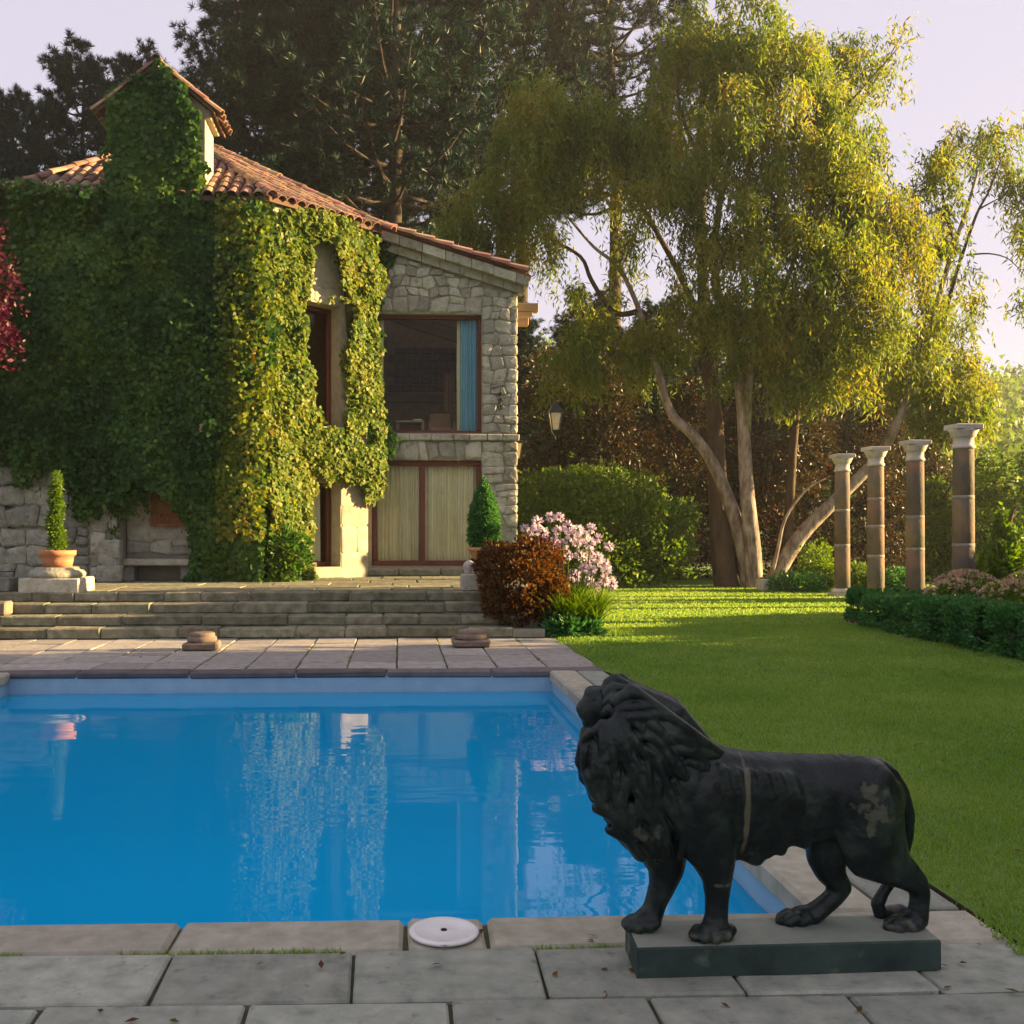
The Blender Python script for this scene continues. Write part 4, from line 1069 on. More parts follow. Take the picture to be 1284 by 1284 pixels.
# right pot with clipped cone
PY2 = 15.75; q = W(607, 686, Y=PY2); pr = (W(629, 0, Y=PY2).x - W(588, 0, Y=PY2).x) / 2
pd2 = thing('planter_pedestal', 'stone pedestal half hidden behind the copper bush', 'pedestal', (q.x, PY2, TZ))
MB().bevbox((q.x - .30, PY2 - .28, TZ - .1), (q.x + .28, PY2 + .28, TZ + .30), .02, jit=.005).build('plinth', M['stone'], pd2)
MB().lathe([(.26, 0), (.28, .04), (.26, .08), (.22, .1)], (q.x, PY2, TZ + .30), 24).build('moulding', M['stone'], pd2, True)
pt2 = thing('terracotta_pot', 'terracotta pot holding the clipped cone at the right of the steps', 'pot', (q.x, PY2, TZ + .40))
hp2 = q.z - (TZ + .40)
MB().lathe([(.17, 0), (.21, hp2 * .5), (.235, hp2 * .78), (.27, hp2 * .8), (.275, hp2 * .98), (.24, hp2), (.22, hp2 * .85)], (q.x, PY2, TZ + .40), 28).build('pot_body', M['terracotta'], pt2, True)
topz = W(607, 604, Y=PY2).z
cone = []
for k in range(11):
    f_ = k / 10; z_ = q.z + .04 + (topz - q.z - .1) * f_
    r_ = pr * (1.0 if f_ < .3 else math.cos((f_ - .3) / .7 * PI / 2 * .96) ** .75) * (.82 if k == 0 else 1)
    cone.append(((q.x, PY2, z_), (r_, r_, .13)))
bush('topiary_cone', 'clipped dark green topiary cone in the pot right of the steps', 'topiary', cone, 9500, .045, 'hedge', loc=(q.x, PY2, q.z), trunk=[([(q.x, PY2, q.z - .06), (q.x, PY2, topz - .2)], [.03, .01])], noise=.08, aspect=.6)
# small pale urn next to the pot
ux = W(588, 0, Y=15.45).x
urn = thing('stone_urn', 'small pale round stone finial beside the right pot', 'finial', (ux, 15.45, TZ))
MB().bevbox((ux - .13, 15.34, TZ), (ux + .13, 15.58, TZ + .26), .015, jit=.004).build('plinth', M['stone'], urn)
MB().lathe([(.06, 0), (.05, .03), (.085, .08), (.095, .13), (.07, .18), (.03, .205), (.012, .22)], (ux, 15.45, TZ + .261), 20).build('finial', M['whitestone'], urn, True)

# copper bush, strap leaved agapanthus with flowers
g = lambda px, py, Y: tuple(W(px, py, Y=Y))
bush('copper_bush', 'rounded copper and green bush at the right end of the steps', 'shrub',
     [(g(650, 726, 14.75), (.62, .5, .52)), (g(668, 702, 14.9), (.42, .4, .34)), (g(625, 708, 15.0), (.34, .35, .34)), (g(690, 745, 14.7), (.3, .35, .36)), (g(645, 760, 14.55), (.5, .35, .26))], 15000, .06, 'redbush', zmin=.02, loc=(1.75, 14.8, 0), trunk=stems((1.75, 14.85, 0), .8, 6, .025, .4), noise=.2, aspect=.6)
# agapanthus: straps, stalks and heads
ag = thing('agapanthus', 'clump of lilac white agapanthus in flower right of the copper bush', 'flowering plant', (2.55, 15.3, 0), None)
n = 4200; base_ = np.stack([np.clip(rng.normal(2.55, .20, n), 2.15, 2.95), np.clip(rng.normal(15.0, .3, n), 14.55, 15.6), np.zeros(n)], 1)
segs = 5; L = rng.uniform(.45, .85, n); az = rng.uniform(0, 2 * PI, n); ln = rng.uniform(.25, .95, n)
V = []
for k in range(segs + 1):
    f_ = k / segs
    dx = np.stack([np.cos(az), np.sin(az), np.zeros(n)], 1) * (ln * L * f_ ** 1.6)[:, None]
    z_ = (L * (f_ * 1.0 - .42 * ln * f_ ** 2.6))[:, None] * np.array([0, 0, 1])
    p_ = base_ + dx + z_; sd = np.stack([-np.sin(az), np.cos(az), np.zeros(n)], 1) * (.016 * (1 - f_ ** 2) + .002)
    V += [p_ - sd, p_ + sd]
V = np.stack(V, 1).reshape(-1, 3); m2 = 2 * (segs + 1)
F = np.concatenate([np.arange(n)[:, None] * m2 + np.array([2 * k, 2 * k + 1, 2 * k + 3, 2 * k + 2]) for k in range(segs)])
fast_mesh('leaves', V, F, M['strap'], ag)
heads = [(672, 655), (688, 650), (668, 668), (683, 668), (700, 665), (695, 678), (712, 660), (716, 672), (724, 663), (706, 684), (722, 682), (733, 672), (740, 664), (738, 682), (728, 694), (742, 692), (750, 676), (764, 687), (712, 696), (735, 704), (748, 702), (755, 710), (742, 716), (730, 712), (762, 714), (768, 731), (757, 726), (738, 728), (722, 722), (690, 688), (678, 682), (745, 735), (700, 650), (660, 662)]
fl = []; st_ = MB()
for (hx, hy) in heads:
    Yh = 15.2 + rnd.uniform(-.35, .45); c = np.array(W(hx + rnd.uniform(-2, 2), hy + rnd.uniform(-2, 2), Y=Yh)); k = 46
    d = unit(rng.normal(size=(k, 3)) + np.array([0, 0, .15])); fl.append((c, d, np.full(k, rnd.uniform(.085, .12))))
    b = Vector((2.62 + (c[0] - 2.62) * .45, Yh - .1, .1)); e = Vector(c); mid = (b + e) / 2 + Vector(((c[0] - 2.62) * .12, 0, .08))
    st_.tube([b, mid, e], [.010, .008, .006], 5)
st_.build('flower_stalk', M['strap'], ag)
for c, d, Lr in fl:
    leaf_cards('flower_head', c + d * Lr[:, None] * .38, d, Lr * .72, Lr * .42, M['petal'], ag)
bush('low_foliage', 'low dark leafy plant at the lawn edge before the agapanthus', 'plant', [((2.42, 14.35, .12), (.24, .2, .14)), ((2.75, 14.5, .1), (.2, .2, .13))], 1000, .12, 'hedge', zmin=.01, loc=(2.5, 14.4, 0), aspect=.4, noise=.3, trunk=stems((2.5, 14.4, 0), .2, 4, .01, .2))

# ------------------------------------------------------------------ columns on the lawn
CT = 3.35
def column(px_top, py_top, px_base, label, drums, base=False, wid=.172):
    Y = (CT - CAMZ) * FPX / (CY - py_top); Y = W(px_top, py_top, Z=CT).y
    x = W(px_top, py_top, Y=Y).x
    t = thing('stone_column', label, 'column', (x, Y, 0), 'free standing columns on the lawn')
    z0 = .0
    if base:
        MB().bevbox((x - .25, Y - .25, 0), (x + .25, Y + .25, .09), .012).build('plinth', M['whitestone'], t)
        MB().lathe([(.24, 0), (.25, .03), (.24, .06), (.215, .075), (.205, .10)], (x, Y, .091), 28).build('torus', M['whitestone'], t, True)
        z0 = .19
    zc = CT - .42
    zs = [z0] + [z0 + (zc - z0) * d for d in drums] + [zc]
    for a, b in zip(zs, zs[1:]):
        ra, rb = wid * (1.03 - .10 * (a / CT)), wid * (1.03 - .10 * (b / CT))
        MB().lathe([(ra - .012, a), (ra, a + .012), ((ra + rb) / 2 + .002, (a + b) / 2), (rb, b - .012), (rb - .012, b)], (x, Y, 0), 32).build('drum', M['columnstone'], t, True)
        if b < zc: MB().lathe([(rb - .006, b - .035), (rb + .003, b - .03), (rb + .003, b + .028), (rb - .006, b + .03)], (x, Y, 0), 32).build('joint_band', M['band'], t, True)
    r = wid * .93
    MB().lathe([(r, 0), (r + .022, .02), (r + .022, .05), (r, .07), (r, .19), (r + .02, .20), (r + .03, .215), (r + .05, .27), (r + .072, .31), (r + .075, .33)], (x, Y, zc), 32).build('capital', M['whitestone'], t, True)
    MB().bevbox((x - .225, Y - .225, zc + .331), (x + .225, Y + .225, CT), .012, jit=.003).build('abacus', M['whitestone'], t)
column(1056, 569.5, 1056, 'farthest brown stone column, standing on a white base', (.37, .67), True)
column(1098, 560.5, 1098, 'brown stone column second from the farthest, foot hidden by the hedge', (.34, .56, .76))
column(1147.5, 552.5, 1147.5, 'brown stone column second nearest, above the pink bed flowers', (.40, .62))
column(1208, 532.5, 1208, 'nearest and tallest looking stone column, by the right edge', (.20, .44, .72), wid=.174)

# ------------------------------------------------------------------ clipped hedge and flower bed
hl = [(7.75, 16.2), (7.48, 15.1), (7.34, 14.1), (7.28, 13.1), (7.28, 12.1), (7.36, 11.0), (7.5, 9.9)]
hp_ = thing('box_hedge', 'clipped dark green box hedge running along the lawn at right', 'hedge', (8.1, 13.5, 0))
P, D = [], []
for (hx, hy) in hl:
    k = 13500 if hy > 11.5 else 7000
    d = unit(rng.normal(size=(k, 3))); pw = np.abs(d) ** .45 * np.sign(d); pw = pw / np.maximum(np.abs(pw).max(1, keepdims=True), 1e-6) * (1 - .10 * rng.random((k, 1)) ** 1.5)
    pw *= (.86 + .14 * np.linalg.norm(d / np.abs(d).max(1, keepdims=True), axis=1, keepdims=True) ** -1)
    pos = np.array([hx + .55, hy, .255]) + pw * np.array([.60, .60, .255]) ; pos += (vnoise(pos, 3.5, 4)[:, None] - .5) * .16 * d + (vnoise(pos, 1.2, 6)[:, None] - .5) * .12 * np.array([1, 0, 1])
    P.append(pos); D.append(d)
P = np.concatenate(P); D = np.concatenate(D); k = P[:, 2] > .02; P, D = P[k], D[k]
ax = D + rng.normal(0, .6, P.shape) + np.array([0, 0, .5]); L = rng.uniform(.04, .075, len(P))
leaf_cards('foliage', P, ax, L, L * .6, M['hedge'], hp_, face=np.cross(ax, D + rng.normal(0, .5, P.shape)))
m_ = MB()
for (hx, hy) in hl:
    for k in range(4): m_.tube([(hx + .35 + .15 * k, hy + rnd.uniform(-.3, .3), 0), (hx + .3 + .17 * k, hy + rnd.uniform(-.4, .4), .5)], [.018, .006], 5)
m_.build('stem', M['darkbark'], hp_)
so = MB(); so.bevbox((7.55, 9.2, -.02), (11.6, 16.6, .03), .02, jit=.01); tag(so.build('flower_bed', M['soil']), kind='structure')
beds = [(9.3, 16.0, .42, .8), (9.9, 15.0, .45, .85), (9.2, 14.6, .38, .7), (10.4, 14.0, .45, .85), (9.5, 13.5, .40, .75), (9.9, 12.6, .40, .8), (9.3, 12.2, .36, .7), (10.6, 12.9, .4, .8), (9.4, 11.3, .36, .7), (10.2, 11.4, .4, .8), (8.9, 15.6, .36, .7)]
bed_labels = ['bed plant with pink flowers nearest the second column', 'bed plant with pink flowers below the nearest column', 'bed plant with pink flowers just behind the hedge below the third column', 'tall bed plant with pink flowers right of the nearest column', 'bed plant with pink flowers behind the middle of the hedge', 'bed plant with pink flowers at the back of the bed by the right edge', 'bed plant with pink flowers touching the hedge by the right edge', 'bed plant with pink flowers farthest right in the bed', 'bed plant with pink flowers beyond the right edge near the hedge', 'bed plant with pink flowers beyond the right edge at the back', 'bed plant with pink flowers at the far left tip of the bed']
for i, (bx, by, bh, br) in enumerate(beds):
    t = bush('bed_plant', bed_labels[i], 'flowering plant', [((bx, by, bh), (br * .7, br * .7, bh)), ((bx + .3, by - .2, bh * .9), (br * .5, br * .5, bh * .8))], 1900, .075, 'brightshrub', group='bed plants behind the hedge', zmin=.03, loc=(bx, by, .03), seed=20 + i, trunk=stems((bx, by, .03), bh, 4, .01, .3))
    k = 170; d = unit(rng.normal(size=(k, 3)) + np.array([0, 0, 1.2])); c = np.array([bx, by, bh]) + d * np.array([br * .74, br * .74, bh * 1.08])
    cc = np.repeat(c, 5, 0); dd = unit(rng.normal(size=cc.shape) + np.array([0, 0, .8]))
    leaf_cards('blossom', cc, dd, .05, .036, M['bedflower'], t)

# ------------------------------------------------------------------ grass blades on the lawn
def grass(y0, y1, dens, h, w):
    A = 0; out_ = []
    N = int((y1 - y0) * 18 * dens)
    x = rng.uniform(2.2, 20, N); y = rng.uniform(y0, y1, N)
    k = (x < .66 * y + .6) & (x > np.where(y < 14.2, 2.24 + .05 * np.sin(y * 5), np.where(y < 15, 1.9, 2.55)))
    k &= ~((x > 7.55) & (y > 9.2) & (y < 16.6))
    x, y = x[k], y[k]; n = len(x)
    pos = np.stack([x, y, np.full(n, LAWNZ - .002)], 1)
    ax = np.stack([rng.normal(0, .5, n), rng.normal(0, .5, n), np.ones(n)], 1)
    return pos, ax, rng.uniform(.6, 1.3, n) * h, np.full(n, w)
gr = [grass(3.0, 6.0, 5200, .034, .008), grass(6.0, 10, 2600, .036, .012), grass(10, 16, 1100, .038, .019), grass(16, 28, 420, .04, .034)]
o = leaf_cards('grass', np.concatenate([a[0] for a in gr]), np.concatenate([a[1] for a in gr]), np.concatenate([a[2] for a in gr]), np.concatenate([a[3] for a in gr]), M['grass'], None, tri=True)
tag(o, 'short mown green grass of the lawn', 'grass', kind='stuff')
# tufts in the joints of the paving
n = 6500; k = rng.integers(0, 3, n)
jx = np.where(k == 0, rng.uniform(-3, 2.2, n), np.where(k == 1, x_j + .56 * rng.integers(-9, 4, n), DX1 - rng.random(n) ** 3 * .12))
jy = np.where(k == 0, 3.585, np.where(k == 1, rng.uniform(11.1, 14.2, n), rng.uniform(3, 14.1, n)))
kk = vnoise(np.stack([jx, jy, jx * 0], 1), 2.2, 31) > .5; jx, jy, k = jx[kk], jy[kk], k[kk]; n = len(jx)
o = leaf_cards('joint_moss', np.stack([jx + rng.normal(0, .006, n), jy + rng.normal(0, .006, n), np.full(n, -.012)], 1), np.stack([rng.normal(0, .6, n), rng.normal(0, .6, n), np.ones(n)], 1), rng.uniform(.015, .035, n), .008, M['grass'], None, tri=True)
tag(o, 'tiny grass and moss growing in the paving joints', 'grass', kind='stuff')
# ------------------------------------------------------------------ the bronze lion
def lion_mat():
    m, nt, new, lk, out = nodes('dark_lion_patina')
    tc = new('ShaderNodeTexCoord'); sp = new('ShaderNodeSeparateXYZ'); lk(tc.outputs['Object'], sp.inputs[0])
    n1 = new('ShaderNodeTexNoise'); n1.inputs['Scale'].default_value = 9; n1.inputs['Detail'].default_value = 8; n1.inputs['Roughness'].default_value = .65; lk(tc.outputs['Object'], n1.inputs['Vector'])
    r = ramp(nt, [(.3, (.003, .005, .006)), (.48, (.005, .010, .010)), (.58, (.013, .024, .020)), (.72, (.04, .05, .035))]); lk(n1.outputs['Fac'], r.inputs[0])
    def math_(op, a, b=None, c=None, clamp=False):
        x = new('ShaderNodeMath'); x.operation = op; x.use_clamp = clamp
        for i, v in enumerate((a, b, c)):
            if v is None: continue
            if isinstance(v, (int, float)): x.inputs[i].default_value = v
            else: lk(v, x.inputs[i])
        return x.outputs[0]
    n2 = new('ShaderNodeTexNoise'); n2.inputs['Scale'].default_value = 22; n2.inputs['Detail'].default_value = 6; lk(tc.outputs['Object'], n2.inputs['Vector'])
    def blob(c, s, thr=.9, soft=.35, nz=7.0):
        acc = None
        for ax, (cc, ss) in zip('XYZ', zip(c, s)):
            if ss is None: continue
            d = math_('POWER', math_('MULTIPLY', math_('SUBTRACT', sp.outputs[ax], cc), 1 / ss), 2.0)
            acc = d if acc is None else math_('ADD', acc, d)
        acc = math_('ADD', acc, math_('MULTIPLY_ADD', n2.outputs['Fac'], nz, -nz * .45))
        return math_('MULTIPLY', math_('MULTIPLY_ADD', acc, -1 / soft, thr / soft + .5, True), .5)
    col = r.outputs[0]
    def over(col, fac, c):
        mx = new('ShaderNodeMix'); mx.data_type = 'RGBA'; mx.inputs[7].default_value = (*c, 1); lk(fac, mx.inputs[0]); lk(col, mx.inputs[6]); return mx.outputs[2]
    gm = new('ShaderNodeNewGeometry'); pr = ramp(nt, [(.515, (0, 0, 0)), (.60, (1, 1, 1))]); lk(gm.outputs['Pointiness'], pr.inputs[0])
    ridge_hl = math_('MULTIPLY', pr.outputs[0], math_('MULTIPLY_ADD', n1.outputs['Fac'], 1.6, -.25, True))
    col = over(col, ridge_hl, (.06, .062, .04))                              # highlights painted onto the ridges, in a verdigris tint
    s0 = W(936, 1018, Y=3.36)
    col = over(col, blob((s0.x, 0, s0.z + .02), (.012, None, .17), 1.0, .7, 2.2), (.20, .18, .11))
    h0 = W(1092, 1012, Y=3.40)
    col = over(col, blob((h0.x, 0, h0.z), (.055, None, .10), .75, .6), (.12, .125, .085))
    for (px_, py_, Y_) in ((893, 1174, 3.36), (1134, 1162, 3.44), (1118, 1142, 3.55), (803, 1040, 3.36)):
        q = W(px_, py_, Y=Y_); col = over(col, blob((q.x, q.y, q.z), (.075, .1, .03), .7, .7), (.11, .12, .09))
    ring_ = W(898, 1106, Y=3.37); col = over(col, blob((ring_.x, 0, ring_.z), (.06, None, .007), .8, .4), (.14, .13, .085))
    p = new('ShaderNodeBsdfPrincipled'); p.inputs['Specular IOR Level'].default_value = .3
    lk(col, p.inputs['Base Color'])
    rr = new('ShaderNodeMapRange'); rr.inputs[3].default_value = .22; rr.inputs[4].default_value = .55; lk(n2.outputs['Fac'], rr.inputs[0]); lk(rr.outputs[0], p.inputs['Roughness'])
    b = new('ShaderNodeBump'); b.inputs['Strength'].default_value = .55; b.inputs['Distance'].default_value = .008
    n3 = new('ShaderNodeTexNoise'); n3.inputs['Scale'].default_value = 38; n3.inputs['Detail'].default_value = 9; lk(tc.outputs['Object'], n3.inputs['Vector']); lk(n3.outputs['Fac'], b.inputs['Height']); lk(b.outputs[0], p.inputs['Normal'])
    lk(p.outputs[0], out.inputs[0])
    return m
M['lion'] = lion_mat()
M['lionplinth'] = noise_mat('dark_green_plinth', [(.3, (.016, .024, .024)), (.55, (.03, .055, .045)), (.75, (.055, .085, .065))], scale=5, rough=.75, bump=.3, bscale=40, objvar=0, bdist=.006, spots=(9, .62, (.10, .13, .09)))
M['liontop'] = noise_mat('pale_plinth_top', [(.3, (.17, .20, .16)), (.7, (.27, .29, .23))], scale=6, rough=.85, bump=.3, bscale=40, objvar=0, bdist=.004, spots=(8, .6, (.20, .18, .09)))  # paler than the plinth sides, used on the top face only

def lyc(px): return 3.435 + .00018 * (px - 800)
def lp3(px, py, v): return np.array(W(px, py, Y=lyc(px) + v))
_ico = bmesh.new(); bmesh.ops.create_icosphere(_ico, subdivisions=2, radius=1); ICO_V = np.array([v.co for v in _ico.verts]); ICO_F = np.array([[v.index for v in f.verts] for f in _ico.faces]); _ico.free()
class Blobs:
    def __init__(s): s.v, s.f, s.n = [], [], 0
    def ball(s, p, r, fv=1.0, fx_=1.0, fz_=1.0):
        s.v.append(np.asarray(p) + ICO_V * np.array([r * fx_, r * fv, r * fz_])); s.f.append(ICO_F + s.n); s.n += len(ICO_V)
    def chain(s, ks, fv=1.0, px=True, step=.16):
        """ks: px, py, v, radius px [, depth factor]"""
        for a, b in zip(ks, ks[1:]):
            pa, pb = lp3(*a[:3]), lp3(*b[:3]); ra, rb = a[3] * .00277, b[3] * .00277
            fa = a[4] if len(a) > 4 else fv; fb = b[4] if len(b) > 4 else fv
            n = max(2, int(np.linalg.norm(pb - pa) / (step * min(ra, rb))))
            for t in np.linspace(0, 1, n): s.ball(pa + (pb - pa) * t, ra + (rb - ra) * t, fa + (fb - fa) * t)
    def surface(s, name, mat, parent, voxel, smooth_it, factor=.5):
        me = bpy.data.meshes.new(name); v = np.concatenate(s.v); f = np.concatenate(s.f)
        me.from_pydata(v.tolist(), [], f.tolist())
        tmp = bpy.data.objects.new('blank', me); C.objects.link(tmp)
        md = tmp.modifiers.new('r', 'REMESH'); md.mode = 'VOXEL'; md.voxel_size = voxel
        dg = bpy.context.evaluated_depsgraph_get(); dg.update()
        res = bpy.data.meshes.new_from_object(tmp.evaluated_get(dg))
        bpy.data.objects.remove(tmp); bpy.data.meshes.remove(me)
        n = len(res.vertices); co = np.empty(n * 3, np.float32); res.vertices.foreach_get('co', co); co = co.reshape(-1, 3).astype(float)
        ed = np.empty(len(res.edges) * 2, np.int32); res.edges.foreach_get('vertices', ed); ed = ed.reshape(-1, 2)
        deg = np.bincount(ed.ravel(), minlength=n)[:, None]
        wgt = (factor * (.06 + .94 * smooth(.05, .10, co[:, 2] - PH)))[:, None]
        for _ in range(smooth_it):
            acc = np.zeros((n, 3))
            for ax in range(3):
                acc[:, ax] = np.bincount(ed[:, 0], co[ed[:, 1], ax], n) + np.bincount(ed[:, 1], co[ed[:, 0], ax], n)
            co += (acc / np.maximum(deg, 1) - co) * wgt
        res.vertices.foreach_set('co', co.astype(np.float32).ravel()); res.update()
        res.name = name; res.materials.clear(); res.materials.append(mat)
        res.polygons.foreach_set('use_smooth', [True] * len(res.polygons))
        return link(bpy.data.objects.new(name, res), parent)

q0, q1 = W(798.5, 1229, Z=0), W(1180, 1218, Z=0); PH = .107
lion = thing('lion_statue', 'dark bronze lion statue on a low green plinth beside the pool', 'statue', ((q0.x + q1.x) / 2, (q0.y + q1.y) / 2 + .13, 0.004))
bl = W(781, 1157, Z=PH); dv = Vector((bl.x - q0.x + .012, bl.y - q0.y + .015, 0))
def pf(u_, n_, z_): 
    p = q0 + (q1 - q0) * u_ + dv * n_; return (p.x, p.y, z_)
m_ = MB(); e1, e2 = .004, .02
m_.add([pf(0, 0, .005), pf(1, 0, .005), pf(1, 1, .005), pf(0, 1, .005), pf(0, 0, PH - .006), pf(1, 0, PH - .006), pf(1, 1, PH - .006), pf(0, 1, PH - .006), pf(e1, e2, PH), pf(1 - e1, e2, PH), pf(1 - e1, 1 - e2, PH), pf(e1, 1 - e2, PH)],
       [(3, 2, 1, 0), (0, 1, 5, 4), (1, 2, 6, 5), (2, 3, 7, 6), (3, 0, 4, 7), (4, 5, 9, 8), (5, 6, 10, 9), (6, 7, 11, 10), (7, 4, 8, 11), (8, 9, 10, 11)])
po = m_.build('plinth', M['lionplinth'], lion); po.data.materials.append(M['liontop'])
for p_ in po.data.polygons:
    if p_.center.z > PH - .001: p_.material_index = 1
B = Blobs()
B.chain([(815, 975, 0, 66, .60), (850, 990, 0, 76, .58), (885, 1003, 0, 74, .58), (930, 1006, 0, 68, .56), (980, 1003, 0, 62, .56), (1030, 999, 0, 57, .56), (1070, 999, 0, 56, .60), (1092, 1003, 0, 45, .7)])
B.chain([(815, 960, 0, 60, .6), (785, 905, 0, 44, .72), (768, 890, 0, 33, .85), (750, 887, .004, 23, 1)])
# muzzle, nose, jaw, brow, ears
B.chain([(770, 886, .004, 22, 1), (750, 886, .004, 18, 1.1)]); B.chain([(752, 870, .004, 11, 1.5), (741, 868, .004, 9, 1.6)])        # skull, brow
B.chain([(743, 872, .004, 9, 1.1), (734, 881, .004, 8, 1.0), (727, 888, .004, 6.5, 1.2)]); B.chain([(744, 894, .004, 13, 1.2), (732, 895, .004, 8.5, 1.4)])   # nose ridge, muzzle
B.chain([(748, 907, .004, 11, 1), (735, 908, .004, 6, 1.2)]); B.chain([(750, 884, -.035, 9, 1), (744, 893, -.028, 8, 1)])                           # jaw, cheek
# shoulder and front legs
B.chain([(868, 1000, -.055, 50, .7), (885, 1045, -.06, 42, .7), (895, 1075, -.065, 28, .85), (899, 1098, -.068, 20), (899, 1125, -.068, 15.5), (898, 1150, -.07, 15), (897, 1163, -.072, 16.5)])
B.chain([(897, 1160, -.072, 17), (892, 1166, -.085, 14)])
for (x, y, v, r) in ((871, 1172, -.076, 8.2), (883, 1175, -.096, 8.6), (898, 1175.5, -.100, 8.6), (912, 1172, -.090, 8.2)):
    B.chain([(x + 4, y - 6, v + .02, r), (x, y, v, r), (x - .5, y + 2, v - .008, r * .8)])
B.chain([(825, 1020, .03, 50, .7), (830, 1060, .035, 34, .85), (836, 1085, .04, 24), (831, 1108, .04, 18), (822, 1132, .04, 14.5), (816, 1150, .04, 15)])
B.chain([(814, 1150, .04, 16), (804, 1155, .03, 13)])
for (x, y, v, r) in ((786, 1158, .05, 8), (789, 1161, .028, 8.5), (801, 1163, .008, 8.5), (815, 1162, .002, 8)):
    B.chain([(x + 7, y - 5, v + .005, r), (x, y, v, r)])
# hind legs
B.chain([(1082, 992, -.045, 46, .62), (1090, 1020, -.055, 44, .62), (1088, 1050, -.058, 40, .65), (1088, 1073, -.058, 31, .75), (1106, 1087, -.055, 22, .9), (1130, 1098, -.05, 17), (1149, 1107, -.046, 15.5), (1154, 1120, -.044, 13), (1152, 1138, -.042, 13), (1150, 1152, -.042, 14)])
B.chain([(1100, 1000, -.05, 34, .6), (1112, 1040, -.055, 24, .7), (1122, 1075, -.052, 18), (1150, 1105, -.046, 14)])
B.chain([(1150, 1152, -.042, 14), (1135, 1158, -.045, 14)])
for (x, y, v, r) in ((1115, 1159, -.022, 8), (1115, 1162, -.047, 8.4), (1127, 1163.5, -.068, 8.4), (1143, 1162.5, -.070, 8)):
    B.chain([(x + 8, y - 5, v + .004, r), (x, y, v, r)])
B.chain([(1062, 1010, .03, 46, .6), (1048, 1045, .045, 38, .65), (1036, 1072, .05, 27, .8), (1040, 1092, .05, 20), (1050, 1105, .05, 15.5), (1055, 1112, .05, 14), (1046, 1124, .05, 13), (1030, 1138, .048, 13), (1018, 1147, .047, 14)])
B.chain([(1018, 1147, .047, 14), (1004, 1149, .046, 14)])
for (x, y, v, r) in ((980, 1151, .066, 8), (980, 1154, .042, 8.4), (990, 1156, .020, 8.4), (1004, 1156.5, .016, 8)):
    B.chain([(x + 8, y - 5, v, r), (x, y, v, r)])
for i_ in range(6): B.chain([(905 + 17 * i_, 965 + 2 * i_, -.100 + .004 * i_, 9), (914 + 17 * i_, 1000, -.107 + .004 * i_, 10), (910 + 18 * i_, 1035, -.092 + .004 * i_, 8)], .8)
B.chain([(852, 950, -.075, 22, .8), (862, 985, -.095, 26, .7), (876, 1030, -.092, 26, .7), (890, 1062, -.080, 22, .8)])
B.chain([(1046, 990, -.07, 14, .8), (1056, 1030, -.075, 13, .8), (1064, 1062, -.075, 12, .8)])
B.chain([(1088, 985, -.066, 22, .8), (1102, 1010, -.076, 19, .8), (1108, 1045, -.078, 16, .8)])
# tail
B.chain([(1080, 962, .0, 16), (1100, 960, .005, 12.5), (1116, 971, .01, 11.5), (1130, 993, .015, 11), (1137, 1020, .02, 11), (1137, 1048, .03, 9.5), (1131, 1075, .04, 8.5), (1121, 1100, .055, 8), (1108, 1118, .062, 8), (1100, 1134, .066, 8.5), (1104, 1146, .066, 9), (1118, 1145, .066, 10.5), (1130, 1142, .066, 9)])
# belly tufts, flank folds, spine
for (x, y, r) in ((914, 1070, 15), (931, 1074, 11), (944, 1077, 14), (959, 1072, 9), (975, 1067, 11), (1004, 1060, 9)): B.chain([(x - 6, y - 9, -.03, r), (x + 4, y - 1, -.025, r * .8)])
body = B.surface('body', M['lion'], lion, .0056, 18)
